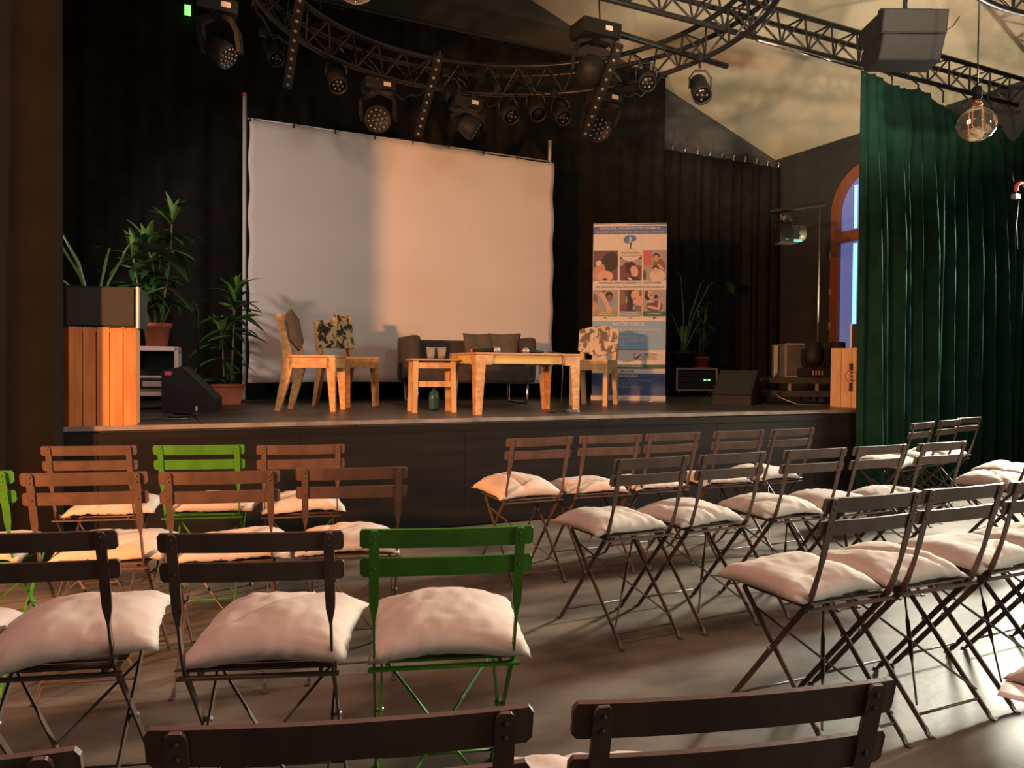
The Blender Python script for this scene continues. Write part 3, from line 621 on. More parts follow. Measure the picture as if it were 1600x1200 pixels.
# social icons
patch([(971.8, 577.6), (973.2, 577), (972, 575.2), (973.4, 575.8), (974.2, 574.8), (975.6, 575.2), (975.2, 577), (973.8, 578.4)], 'ink', 'bird_icon')
btext('f', 978.7, 576.4, 1.6, 'ink', True); btext('in', 983.4, 576.4, 3, 'ink', True)
ell(989.3, 576.4, 2.3, 1.6, 'ink', 'video_icon'); patch([(988.7, 575.6), (990.3, 576.4), (988.7, 577.2)], 'white', 'video_icon')
rect(926, 580.2, 1041, 618.3, 'navy')
btext('ENVOLUDIA', 982, 584.4, 33, 'white', True); btext('1, rue E. Bara   93100 Montreuil', 984.5, 591.2, 72, 'slate'); btext('01 58 63 07 80', 981, 596.4, 34, 'slate'); btext('contact@envoludia.org', 982, 601.4, 51, 'slate')

# ------------------------------------------------------------------ bistro chairs
def make_chair(m, colour):
    t = thing('folding_chair', '', 'chair')
    hs_ = .17
    for z, y in ((.7765, -.242), (.706, -.224)):         # two curved backrest slats
        pts = [Vector((-.2025 + .405 * k / 12, y - .012 * (1 - (2 * k / 12 - 1) ** 2), z)) for k in range(13)]
        ws = [.030] + [.046] * 11 + [.030]; pts[0].x += 0
        MB().ribbon([pts[0]] + [pts[0] + Vector((.006, 0, 0))] + pts[1:-1] + [pts[-1] - Vector((.006, 0, 0)), pts[-1]], [.032, .046] + [.046] * 11 + [.046, .032], [.007] * 15, side=(0, -.255, 1)).obj('backrest_slat', m, t)
    for s in (-1, 1):                      # back upright that runs on into the front leg
        x_ = s * hs_
        b = MB().ribbon([(x_, -.2585, .797), (x_, -.2575, .793), (x_, -.2555, .786), (x_, -.218, .640), (x_, -.211, .612), (x_, -.200, .572)], [.012, .019, .023, .023, .021, .006], [.005, .005, .005, .005, .006, .012])
        b.ribbon([(x_, -.203, .580), (x_, -.175, .500), (x_, -.160, .465), (x_, -.135, .430), (x_, -.06, .34), (x_, .20, .022)], [.006] * 6, [.012, .018, .020, .020, .018, .017])
        b.ribbon([(x_, .196, .030), (x_, .212, .006), (x_ + s * .004, .228, .004)], [.008, .016, .020], [.016, .007, .006])
        for z, y in ((.784, -.2570), (.766, -.2525), (.704, -.2365)): b.lathe([(.0042, 0), (.003, .0022)], 7, dirM((x_, y - .0005, z), (0, -1, -.25)))
        b.obj('upright', m, t)
        x_ = s * (hs_ - .016)
        b = MB().ribbon([(x_, .150, .436), (x_, .02, .295), (x_, -.235, .022)], [.006] * 3, [.018, .018, .017])
        b.ribbon([(x_, -.231, .030), (x_, -.247, .006), (x_ + s * .004, -.265, .004)], [.008, .016, .020], [.016, .007, .006])
        b.obj('leg', m, t)
        MB().lathe([(.007, -.014), (.007, .014)], 8, dirM((s * (hs_ - .008), .005, .268), (1, 0, 0))).obj('rivet', STEEL, t)
        MB().bar((s * (hs_ - .03), -.150, .440), (s * (hs_ - .03), .165, .440), .006, .018).obj('seat_rail', m, t)
    MB().bar((-.185, -.163, .440), (.185, -.163, .440), .018, .006, side=(0, 1, 0)).obj('seat_bar', m, t)
    for k in range(7):
        y = -.135 + k * .048
        MB().rbox((0, y, .452), (.355, .030, .007), .0025).obj('seat_slat', m, t)
    x1 = hs_ - .02
    for s in (-1, 1):                      # twisted flat cross braces between the rear legs
        p0 = Vector((s * x1, .09, .375)); p1 = Vector((-s * x1, -.20, .085)); P = [p0.lerp(p1, q) for q in (0, .28, .34, .62, .68, 1)]
        MB().ribbon(P, [.005, .005, .014, .014, .005, .005], [.007, .007, .004, .004, .007, .007], side=(.6, 0, .6 * s)).obj('cross_brace', m, t)
    MB().tube([(-hs_, .175, .055), (hs_, .175, .055)], .0045, 6).obj('stretcher', m, t)
    MB().tube([(-hs_ + .016, -.205, .055), (hs_ - .016, -.205, .055)], .0045, 6).obj('stretcher', m, t)
    return t
def pillow_mesh(seed, w=.40, d=.37, th=.075, droop=.0):
    rnd = random.Random(seed); ox = rnd.uniform(0, 50); N = 28; vs = []; fs = []
    def prof(u): return max(0, 1 - abs(u) ** 3.6) ** .55
    idx = {}
    fold = rnd.uniform(-.6, .6); fa = rnd.uniform(0, pi); fd = rnd.uniform(.006, .018)
    for side in (1, -1):
        for j in range(N + 1):
            for i in range(N + 1):
                u, v = 2 * i / N - 1, 2 * j / N - 1
                edge = i in (0, N) or j in (0, N)
                if edge and (i, j, 1) in idx: idx[(i, j, side)] = idx[(i, j, 1)]; continue
                cu = 1 - .045 * (1 - v * v) ** 1.0 * abs(u) ** 2; cv = 1 - .045 * (1 - u * u) * abs(v) ** 2
                X, Y = u * w / 2 * cu, v * d / 2 * cv
                h = prof(u) * prof(v)
                nz = noise.noise(Vector((u * 1.4 + ox, v * 1.4, side))) * .26
                ridge = -fd * math.exp(-((u * cos(fa) + v * sin(fa) - fold) / .07) ** 2) * h
                wr_ = noise.noise(Vector((u * 9 + ox, v * 2.5, side * 3))) * .010 * (abs(v) ** 3) + noise.noise(Vector((u * 2.5, v * 9 + ox, side * 2))) * .010 * (abs(u) ** 3)
                z = side * th * .46 * h * (1 + nz) * (1.15 if side > 0 else .6) + (ridge + wr_) * (1 if side > 0 else .3)
                z += .0028 * noise.noise(Vector((u * 6 + ox, v * 6, side * 7))) * h * 1.6; z += droop * (abs(u) ** 3 + abs(v) ** 3) * -.012 + .004 * sin(u * 4 + ox)
                idx[(i, j, side)] = len(vs); vs.append((X, Y, z))
    for side in (1, -1):
        for j in range(N):
            for i in range(N):
                q = (idx[(i, j, side)], idx[(i + 1, j, side)], idx[(i + 1, j + 1, side)], idx[(i, j + 1, side)]); fs.append(q if side > 0 else q[::-1])
    return MB().add(vs, fs, True)
PB = make_chair(BROWN, 'brown'); PG = make_chair(GREEN, 'green')
used = {'b': False, 'g': False}
def chair(x, y, ang, col, lab, clab, grp, seed, cush=True, cdx=-.02, cdy=.0, crot=0, tilt=0, roll=0, th=.078, nochair=False, cz=0):
    a = rad(ang); f = Vector((-sin(a), cos(a), 0)); r = Vector((cos(a), sin(a), 0))
    c = Vector((x, y, 0)) + f * .242
    src = PB if col == 'b' else PG
    if not used[col]: t = src; used[col] = True
    else: t = copy_tree(src)
    t.location = c; t.rotation_euler = (0, 0, a); tag(t, lab, 'chair', grp)
    if cush:
        me = pillow_mesh(seed, th=th, droop=1)
        o = me.obj('seat_cushion', LINEN); p = c + r * cdx + f * cdy
        o.location = (p.x, p.y, .4565 + th * .22 + .012 + abs(sin(rad(tilt))) * .13 + abs(sin(rad(roll))) * .13 + cz); o.rotation_euler = (rad(tilt), rad(roll), a + rad(crot))
        tag(o, clab, 'cushion', 'linen seat cushions')
G = {'A': 'chairs of the left block', 'R': 'chairs of the right block', 'F': 'chairs beyond the right block'}
rows = ['row nearest the stage', 'second row from the stage', 'third row from the stage', 'nearest row']
CH = [
 # x, y, angle, colour, label, cushion label, group, seed, kw
 (-.20, 4.02, -15, 'b', 'leftmost brown folding chair in the left block\'s front row, below the plank box', 'linen cushion on the leftmost front-row chair below the plank box', 'A', 11, dict(cdx=.05, crot=4)),
 (.26, 3.88, -15, 'g', 'bright green folding chair in the left block\'s front row by the stage', 'linen cushion on the bright green front-row chair by the stage', 'A', 12, dict(cdx=.05, cdy=.03, crot=-6)),
 (.70, 3.72, -12, 'b', 'brown folding chair right of the green one in the left front row', 'linen cushion on the front-row chair right of the green one', 'A', 13, dict(cdx=0, crot=5, th=.085)),
 (-.585, 3.22, -15, 'g', 'green folding chair cut by the left edge, second row', 'linen cushion on the green chair cut by the left edge', 'A', 14, dict(cdx=.0)),
 (-.165, 3.03, -15, 'b', 'brown folding chair, leftmost brown one in the left block\'s second row', 'linen cushion on the leftmost brown second-row chair, wide and flat', 'A', 15, dict(cdx=.04, cdy=.02, th=.085)),
 (.262, 2.885, -14, 'b', 'brown folding chair in the middle of the left block\'s second row', 'linen cushion on the middle second-row chair of the left block', 'A', 16, dict(cdx=.03, crot=3)),
 (.715, 2.81, -15, 'b', 'brown folding chair at the right end of the left block\'s second row', 'linen cushion on the right end second-row chair of the left block', 'A', 17, dict(cdx=-.02)),
 (-.66, 2.16, -12, 'b', 'brown folding chair mostly outside the left edge, third row', 'pinkish linen cushion peeking in at the left edge, third row', 'A', 18, dict(cdx=.10, cdy=.02)),
 (-.235, 2.00, -16, 'b', 'dark brown folding chair with a tilted plump cushion at the left edge, third row', 'plump linen cushion lifted at its far right corner, lower left', 'A', 19, dict(cdx=.045, cdy=-.02, crot=8, tilt=3, roll=-6, th=.10)),
 (.231, 1.80, -19, 'b', 'dark brown folding chair left of the dark green chair, third row', 'plump pink-lit cushion left of the dark green chair', 'A', 20, dict(cdx=.02, cdy=.0, crot=-5, tilt=4, roll=-3, th=.10)),
 (.652, 1.672, -17, 'g', 'dark green folding chair in the middle foreground, third row', 'plump square cushion on the dark green foreground chair', 'A', 21, dict(cdx=.015, cdy=.0, crot=0, tilt=4, th=.10)),
 (-.245, .90, -14, 'b', 'brown folding chair whose slat just shows at the bottom left corner', 'linen cushion on the chair at the bottom left corner', 'A', 22, dict()),
 (.201, .809, -17, 'b', 'nearest dark brown folding chair, slats cut by the bottom edge left of centre', 'linen cushion on the nearest chair left of centre, mostly hidden', 'A', 23, dict()),
 (.633, .684, -15, 'b', 'nearest dark brown folding chair at the bottom right of centre', 'pink linen cushion peeking out left of the nearest right chair', 'A', 24, dict(cdx=-.10, cdy=.03, th=.10)),
]
ords = ['aisle', 'second', 'third', 'fourth', 'fifth']
xa = [1.956, 2.410, 2.845, 3.355, 3.800]; aa = [-1, -4, 0, -1, 3]
xb = [1.966, 2.408, 2.920, 3.372, 3.850]; ab = [1.5, 1.5, -2, 1.5, 1]
xc = [2.007, 2.433, 2.875, 3.33]; ac = [-2, -1, 0, 1]
nth = ['at the aisle end', 'second from the aisle', 'third from the aisle', 'fourth from the aisle', 'at the far end']
for i in range(5):
    CH.append((xa[i], 3.655, aa[i], 'b', 'brown folding chair %s of the right block\'s front row' % nth[i], 'linen cushion on the chair %s of the right front row' % nth[i], 'R', 30 + i,
               dict(cdx=-.02, cdy=.01, th=[.12, .075, .06, .06, .085][i], crot=[3, -4, 2, 0, -3][i], tilt=[3, 0, 0, 0, 0][i])))
for i in range(5):
    CH.append((xb[i], 2.665, ab[i], 'b', 'brown folding chair %s of the right block\'s second row' % nth[i], 'linen cushion on the chair %s of the right second row' % nth[i], 'R', 40 + i,
               dict(cdx=-.04, cdy=.02, th=[.085, .095, .09, .085, .07][i], crot=[2, 3, 0, -2, 2][i])))
for i in range(4):
    CH.append((xc[i], 1.605, ac[i], 'b', 'dark brown folding chair %s of the right block\'s third row' % nth[i], 'linen cushion on the chair %s of the right third row' % nth[i], 'R', 50 + i,
               dict(cdx=-.045, cdy=.02, th=.095, crot=[3, -2, 2, 0][i])))
CH.append((2.02, .66, -2, 'b', 'folding chair just outside the right edge whose seat pokes in', 'pink cushion poking in at the lower right edge', 'R', 60, dict(cdx=-.03)))
for i, (x_, y_, a_) in enumerate(((5.22, 3.77, 14), (5.72, 3.90, 14), (6.20, 4.06, 8))):
    CH.append((x_, y_, a_, 'b', ['nearest', 'middle', 'farthest'][i] + ' of the three folding chairs in front of the green curtain', 'pale cushion on the %s chair in front of the green curtain' % ['nearest', 'middle', 'farthest'][i], 'F', 70 + i, dict(cdx=-.02, th=.09)))
for i, (x_, y_, a_) in enumerate(((4.99, 2.80, 12), (5.56, 3.06, 12))):
    CH.append((x_, y_, a_, 'b', ['front', 'rear'][i] + ' one of two folding chairs at the right edge beside the green curtain', ['greyish cushion on the front', 'bluish cushion on the rear'][i] + ' right edge chair beside the curtain', 'F', 80 + i, dict(cdx=-.05, th=.10)))
for x_, y_, a_, c_, l_, cl_, g_, sd, kw in CH: chair(x_, y_, a_, c_, l_, cl_, G[g_], sd, **kw)
o = MB().grid(lambda u, v: Vector((u * .16 - .08, v * .11 - .055, .004 * sin(u * 5))), 6, 4).obj('seat_shine', SHINE)  # thin sheet added for the shine of the seat board
o.modifiers.new('thickness', 'SOLIDIFY').thickness = .001
o.location = (1.80, 1.02, .4575); o.rotation_euler = (0, 0, .4); tag(o, 'white sheet standing for shine on the seat poking in at the lower right edge', 'highlight')

# ------------------------------------------------------------------ wooden stage chairs
def wood_chair(label, pos, facing, back_poly, back_mat, seat_mat, frame_mat, uprights=(-.17, .17)):
    # local: faces +y, origin at centre of seat on the stage floor
    t = thing('wooden_chair', label, 'chair', (*pos, SH), facing, 'wooden chairs on the stage')
    for s in (-1, 1):
        x_ = s * .175
        MB().ribbon([(x_, -.275, .80), (x_, -.205, .50), (x_, -.190, .42), (x_, -.20, .33), (x_, -.285, 0)], [.045] * 5, [.045, .070, .095, .085, .045]).obj('back_leg', frame_mat, t)
        MB().ribbon([(x_, .195, .45), (x_, .195, .34), (x_, .215, 0)], [.045, .045, .045], [.085, .075, .045]).obj('front_leg', frame_mat, t)
        MB().box((x_, .0, .405), (.045, .36, .085)).obj('side_rail', frame_mat, t)
    MB().box((0, .215, .405), (.31, .025, .085)).obj('front_rail', frame_mat, t)
    MB().box((0, -.165, .405), (.31, .025, .08)).obj('rear_rail', frame_mat, t)
    MB().rbox((0, .015, .459), (.405, .44, .018), .004).obj('seat', seat_mat, t)
    t.scale = (1, .93, 1)
    M = Matrix.Translation((0, -.196, .665)) @ Matrix.Rotation(rad(90 + 13), 4, 'X')
    MB().prism(back_poly, .022, M).obj('backrest', back_mat, t)
    return t
hexa = [(-.20, .12), (-.03, .205), (.165, .13), (.165, -.08), (-.03, -.165), (-.20, -.08)]
hexb = [(-.215, .125), (-.03, .185), (.215, .13), (.215, -.10), (.0, -.165), (-.215, -.10)]
notch = [(-.215, .15), (-.215, .215), (-.01, .22), (-.01, .155), (.205, .15), (.205, -.115), (-.215, -.115)]
def facing(a): return a
# chair 1: backrest legs (1.04,6.52)-(1.22,6.88), faces stage right
wood_chair('light plywood chair with hexagonal brown back, leftmost on the stage', (1.365, 6.63), rad(-117), hexa, WOODB, OSB, OSB)
wood_chair('wooden chair with black and cream printed notched back beside the hexagonal one', (1.80, 7.26), rad(-154), notch, PATA, PINE2, OSB)
wood_chair('pale wooden chair with grey and cream printed back before the banner', (4.26, 6.80), rad(133), hexb, PATB, PINE2, PINE2)

# ------------------------------------------------------------------ low table
tb = thing('low_table', 'low wide wooden table with thick tapered corner legs, stage centre', 'table', (2.90, 5.91, SH))
TW, TD, TH_ = .96, .58, .50
top = MB().rbox((0, 0, TH_ - .009), (TW, TD, .018), .003).obj('tabletop', TABW, tb)
for sx in (-1, 1):
    for sy in (-1, 1):
        lx, ly = sx * TW / 2, sy * TD / 2
        # L-shaped leg of two tapered boards with a wide bracket head
        M = Matrix(((-sx, 0, 0, lx), (0, 0, 1, ly - sy * .011), (0, 1, 0, 0), (0, 0, 0, 1)))
        leg = MB().prism([(0, 0), (.055, 0), (.085, .40), (.14, .40), (.155, .48), (0, .48)], .022, M)
        M2 = Matrix(((0, 0, 1, lx - sx * .011), (-sy, 0, 0, ly - sy * .022), (0, 1, 0, 0), (0, 0, 0, 1)))
        leg.prism([(0, 0), (.035, 0), (.06, .40), (.09, .40), (.10, .48), (0, .48)], .022, M2)
        leg.obj('leg', OSB, tb)
for sy in (-1, 1): MB().box((0, sy * (TD / 2 - .035), .445), (TW - .1, .02, .07)).obj('apron', YELLIT, tb, 'apron board coloured yellow as lit')
for sx in (-1, 1): MB().box((sx * (TW / 2 - .035), 0, .445), (.02, TD - .1, .07)).obj('apron', YELLIT, tb, 'apron board coloured yellow as lit')
# microphones
def mic(label, p, rz, lie, cable=False):
    t = thing('microphone', label, 'microphone', p, rz, 'microphones on the low table')
    M = dirM((0, 0, .024), (1, 0, .05))
    MB().lathe([(.013, -.20), (.014, -.19), (.019, -.02), (.022, 0)], 14, M).obj('handle', BLK2, t)
    MB().lathe([(.022, 0), (.028, .018), (.028, .034), (.018, .055), (.004, .060)], 16, M).obj('grille_head', mat('mic_mesh', (.45, .40, .34), .4, .6, .15, 120, bump=.5, bscale=300), t)
    if lie: MB().lathe([(.0155, -.20), (.0158, -.185)], 14, M).obj('tail_ring', PINKT, t)
    return t
mic('black microphone with a red tail ring lying at the left of the low table', (2.70, 5.90, SH + TH_ + .002), rad(-10), True)
mic('black microphone lying at the right of the low table, plugged to a cable', (3.05, 5.95, SH + TH_ + .002), rad(200), False)
cb = [(3.24, 5.93, SH + TH_ + .02), (3.22, 5.75, SH + TH_ + .012), (3.20, 5.64, SH + TH_ + .008), (3.20, 5.60, SH + TH_ - .03), (3.195, 5.59, SH + .3), (3.19, 5.60, SH + .05), (3.16, 5.66, SH + .008), (3.10, 5.62, SH + .006), (3.22, 5.56, SH + .006), (3.32, 5.60, SH + .006), (3.20, 5.66, SH + .014), (3.05, 5.60, SH + .006)]
tag(MB().tube(cb, .004, 6).obj('microphone_cable', BLK), 'thin black cable from the right microphone down to the stage floor', 'cable')
coil = [Vector((3.30 + .055 * cos(a) * (1 + .1 * sin(a * 3)), 5.58 + .045 * sin(a), SH + .010 + .003 * (a % 5))) for a in [k * .42 for k in range(46)]]
tag(MB().tube(coil, .006, 6).obj('coiled_cable', mat('blue_cable', (.10, .10, .20), .5)), 'small dark blue coil of cable on the stage under the low table', 'cable')
for x_ in (3.17, 3.27): tag(MB().lathe([(.010, 0), (.012, .008), (.006, .014)], 10, Matrix.Translation((x_, 5.86, SH + TH_ + .001))).obj('bottle_cap', BRASS), ['left', 'right'][x_ > 3.2] + ' tiny yellowish cap on the right of the low table', 'cap', 'small caps on the table')

# ------------------------------------------------------------------ stool with glasses, carafe
st = thing('small_stool', 'small rustic wooden stool holding two glasses left of the low table', 'stool', (2.235, 6.13, SH), rad(-10))
MB().rbox((0, 0, .438), (.40, .32, .018), .004).obj('seat', TABW, st)
for sx in (-1, 1):
    for sy in (-1, 1): MB().bar((sx * .155, sy * .12, .43), (sx * .165, sy * .13, 0), .040, .036).obj('leg', PINE2, st)
for sy in (-1, 1):
    for z in (.39, .235): MB().box((0, sy * .123, z), (.27, .02, .045)).obj('rail', PINE2, st)
for sx in (-1, 1):
    for z in (.39, .235): MB().box((sx * .158, 0, z), (.02, .20, .045)).obj('rail', PINE2, st)
def tumbler(label, x_, y_):
    b = MB(); n = 20; prof = [(.028, .002), (.034, .03), (.040, .085), (.041, .095), (.038, .095), (.035, .035), (.004, .012)]
    b.lathe(prof, n); o = b.obj('glass_tumbler', GLASSC)
    for v in o.data.vertices:
        r0 = sqrt(v.co.x ** 2 + v.co.y ** 2)
        if r0 > .02: k = 1 + .02 * cos(10 * math.atan2(v.co.y, v.co.x)); v.co.x *= k; v.co.y *= k
    o.location = (x_, y_, SH + .449); tag(o, label, 'glass', 'glasses on the small stool')
tumbler('left faceted glass tumbler on the small stool', 2.215, 6.10); tumbler('right faceted glass tumbler on the small stool', 2.305, 6.09)
bo = MB().lathe([(.030, .002), (.044, .010), (.046, .02), (.046, .130), (.042, .150), (.020, .178), (.013, .190), (.013, .215), (.016, .218), (.016, .226), (.010, .226), (.010, .19), (.038, .145), (.041, .02), (.004, .012)], 8).obj('glass_carafe', GLASSG)
bo.location = (2.33, 6.33, SH); tag(bo, 'greenish glass carafe standing on the stage floor behind the stool', 'bottle')

# ------------------------------------------------------------------ sofa
sfx = thing('sofa', 'low dark grey two-seat sofa on tubular sled legs before the screen', 'sofa', (3.11, 7.50, SH), rad(-7))
SW, SD = 1.34, .72
def soft(c, d, r): return MB().rbox(c, d, r)
def softobj(nm, c, d, r, m, par=sfx):
    o = MB().rbox(c, d, r).obj(nm, m, par)
    for p_ in o.data.polygons: p_.use_smooth = True
    return o
softobj('seat_base', (0, -.01, .31), (SW - .02, SD - .02, .17), .03, SOFAM)
softobj('seat_cushion_pad', (0, -.04, .425), (SW - .24, SD - .20, .09), .03, SOFAM)
softobj('backrest', (0, SD / 2 - .075, .455), (SW - .04, .13, .43), .035, SOFAM)
for s in (-1, 1): softobj('armrest', (s * (SW / 2 - .06), -.01, .465), (.12, SD - .02, .46), .045, SOFAM)
for s in (-1, 1):
    x_ = s * (SW / 2 - .09)
    pts = [(x_, .28, .24), (x_, .28, .05), (x_, .255, .018), (x_, .22, .012), (x_, -.26, .012), (x_, -.295, .018), (x_, -.32, .05), (x_, -.32, .24)]
    MB().tube(pts, .014, 10).obj('sled_leg', CHROME, sfx)
def sofacush(label, x_, y_, rx, rz, seed, s=.40):
    o = pillow_mesh(seed, s, s, .12).obj('throw_pillow', CUSH2); o.matrix_world = Matrix.Translation((x_, y_, SH + .42 + s * .43)) @ Matrix.Rotation(rz, 4, 'Z') @ Matrix.Rotation(rx, 4, 'X')
    tag(o, label, 'cushion', 'pillows on the sofa')
sofacush('flat grey green pillow leaning on the sofa back, the left of two', 3.28, 7.50, rad(68), rad(-10), 3, .36)
sofacush('grey green pillow on the right, propped against the sofa arm', 3.50, 7.40, rad(72), rad(-38), 4, .36)

# ------------------------------------------------------------------ plank boxes and loudspeakers
def plank_box(label, poly, h, m, loc, rz, nplanks, skip=()):
    t = thing('plank_box', label, 'wooden box', loc, rz)
    n = len(poly)
    for i in range(n):
        a = Vector((*poly[i], 0)); b = Vector((*poly[(i + 1) % n], 0)); L = (b - a).length; d = (b - a) / L; nr = Vector((d.y, -d.x, 0))
        k = nplanks[i]; w = L / k
        for j in range(k):
            c = a + d * (w * (j + .5)) - nr * .010 + Vector((0, 0, h / 2 - .002 * (j % 2)))
            R = Matrix(((d.x, nr.x, 0), (d.y, nr.y, 0), (0, 0, 1)))
            MB().box(c, (w - .005, .018, h), R).obj('plank', m, t)
    MB().prism([(x_ * .97, y_ * .97) for x_, y_ in poly], .02, Matrix.Translation((0, 0, h - .02))).obj('top_board', m, t)
    return t
pb = plank_box('tall orange pine plank box at the left front edge of the stage', [(-.305, -.02), (-.21, -.16), (.155, -.16), (.155, .16), (-.21, .16), (-.305, .02)], .60, PINE, (-.15, 5.44, SH), rad(-4), [1, 5, 3, 4, 1, 1])
def speaker_box(name, label, poly, h, loc, rz, tilt=(0, 0), m=BLK2, edge=True):
    t = thing(name, label, 'speaker', loc, rz); t.rotation_euler = (rad(tilt[0]), rad(tilt[1]), rz)
    MB().prism(poly, h, Matrix.Translation((0, 0, h / 2))).obj('cabinet', m, t)
    return t
sp = speaker_box('loudspeaker', 'dark grey loudspeaker lying on the tall orange plank box', [(-.22, -.14), (.19, -.15), (.19, .17), (-.14, .17), (-.25, .05)], .245, (-.16, 5.43, SH + .602), rad(-10))
MB().box((-.015, -.152, .122), (.37, .010, .225), Matrix.Rotation(rad(-1.5), 3, 'Z')).obj('grille', GRILLE, sp)
MB().box((.188, -.13, .122), (.012, .05, .255)).obj('corner_trim', ALU, sp, 'thin grey metal corner strip')
tag(MB().box((-.08, 5.275, SH + .60), (.025, .012, .012)).obj('tape_scrap', PINKT), 'small red scrap of tape between loudspeaker and plank box', 'tape')

ab_ = plank_box('light pine plank box with burnt round mark at the right of the stage', [(-.19, -.28), (.19, -.28), (.19, .28), (-.19, .28)], .615, PINE2, (6.84, 5.60, SH), rad(15), [3, 4, 3, 5])
mk = mat('burnt_mark', (.035, .02, .012), .8)
# mark on the side that looks left (local x = -.19 face)
def face(u, w, dx=0): return Vector((-.1915 - dx, u, w))
def fbox(u0, u1, w0, w1, nm): MB().add([face(u0, w0), face(u1, w0), face(u1, w1), face(u0, w1)], [(0, 1, 2, 3)]).obj(nm, mk, ab_)
UU = .06
fbox(UU - .021, UU + .021, .385, .455, 'burnt_bar'); fbox(UU - .021, UU + .021, .165, .255, 'burnt_bar')
circ = [face(UU + .060 * cos(2 * pi * k / 28), .32 + .060 * sin(2 * pi * k / 28), .001) for k in range(28)]
MB().tube(circ, .0022, 5, closed=True).obj('burnt_ring', mk, ab_)
me = text_mesh('ART', .060, mk, 'CENTER', True); lt = link('lettering', me, ab_)
lt.rotation_euler = Matrix(((0, 0, -1), (0, -1, 0), (-1, 0, 0))).to_euler(); lt.location = face(UU, .32, .002)
s2 = speaker_box('loudspeaker', 'small black loudspeaker on the light plank box at stage right', [(-.13, -.16), (.13, -.16), (.13, .16), (-.13, .16)], .25, (6.86, 5.55, SH + .617), rad(15))
MB().box((-.133, 0, .125), (.008, .30, .23)).obj('grille', GRILLE, s2); MB().box((-.134, .15, .125), (.012, .02, .25)).obj('corner_trim', ALU, s2)

def wedge(label, pa, pb, dep, h, flip=False, rz=0):
    # stage monitor: profile along x, extruded along y. pa = high end, front
    L = pb
    t = thing('stage_monitor', label, 'speaker', (*pa, SH), rz, 'wedge monitors')
    poly = [(0, 0), (L, 0), (L, .10), (.16 * L / .5, h), (0, h * .92)] if not flip else [(0, 0), (L, 0), (L, h * .92), (L - .16, h), (0, .10)]
    M = Matrix(((1, 0, 0, 0), (0, 0, 1, 0), (0, 1, 0, 0), (0, 0, 0, 1)))
    MB().prism(poly, dep, M).obj('cabinet', BLK2, t)
    a, b = (Vector((.17 * L / .5, 0, h)), Vector((L, 0, .10))) if not flip else (Vector((L - .17, 0, h)), Vector((0, 0, .10)))
    d = (b - a).normalized(); nn = Vector((0, 1, 0)).cross(d)
    if nn.z < 0: nn = -nn
    c = (a + b) / 2 + nn * .006
    R = Matrix((d, Vector((0, 1, 0)), nn)).transposed()
    MB().box(c, ((b - a).length - .02, dep - .03, .012), R).obj('grille', GRILLE, t)
    for sy in (-1, 1): MB().bar(a + Vector((0, sy * (dep / 2 - .008), .006)), b + Vector((0, sy * (dep / 2 - .008), .006)), .012, .010, side=(0, 1, 0)).obj('edge_strip', BLK, t)
    return t
w1 = wedge('black wedge stage monitor at left with its slope facing right', (.21, 6.80), .40, .34, .36, rz=rad(-14))
MB().box((.05, -.172, .31), (.05, .004, .03)).obj('tape', PINKT, w1, 'pink tape strip')
MB().box((.26, -.172, .03), (.014, .004, .04)).obj('tape', YELT, w1)
w2 = wedge('black wedge stage monitor at right with its slope facing left', (5.77, 6.42), .50, .42, .37, flip=True, rz=rad(34))
MB().box((.47, -.212, .27), (.04, .004, .04)).obj('tape', PINKT, w2, 'red tape patch')

# ------------------------------------------------------------------ left rack table, device, stand
rk = thing('equipment_table', 'pale metal equipment stand behind the orange plank box', 'stand', (.09, 7.18, SH), rad(-6)); rk.scale = (1.06, 1.06, 1.04)
for sx in (-1, 1):
    for sy in (-1, 1): MB().bar((sx * .21, sy * .17, 0), (sx * .21, sy * .17, .50), .03, .03).obj('leg', ALU, rk)
for z in (.49, .13): MB().rbox((0, 0, z), (.45, .37, .035), .004).obj('shelf', mat('pale_laminate', (.55, .46, .44), .5, 0, .05, 8), rk)
for z in (.315,): MB().box((0, .17, z), (.39, .01, .32)).obj('rear_panel', BLK2, rk)
dv = thing('playback_unit', 'grey playback unit with rounded frame on the lower shelf of the stand', 'device', (.13, 7.13, SH + .155), rad(-6))
MB().rbox((0, 0, .065), (.30, .26, .13), .012).obj('housing', mat('grey_unit', (.28, .25, .24), .4, .4, .05, 9), dv)
MB().box((0, -.131, .065), (.26, .006, .09)).obj('front_panel', BLK2, dv)
MB().box((.02, -.136, .065), (.20, .006, .045)).obj('slot', ALU, dv)
ms = thing('microphone_stand', 'thin arched black microphone stand behind the left monitor', 'stand', (.50, 7.6, SH))
MB().tube([(0, 0, .02), (0, 0, .85), (-.02, 0, .93), (-.07, -.01, .97), (-.14, -.02, .96), (-.24, -.03, .88)], .012, 8).obj('pole', BLK, ms)
for k in range(3): MB().tube([(0, 0, .10), (.22 * cos(k * 2.09 + .4), .22 * sin(k * 2.09 + .4), .012)], .009, 6).obj('leg', BLK, ms)
MB().tube([(0, 0, .42), (-.30, -.05, .20)], .006, 6).obj('cable', BLK, ms)

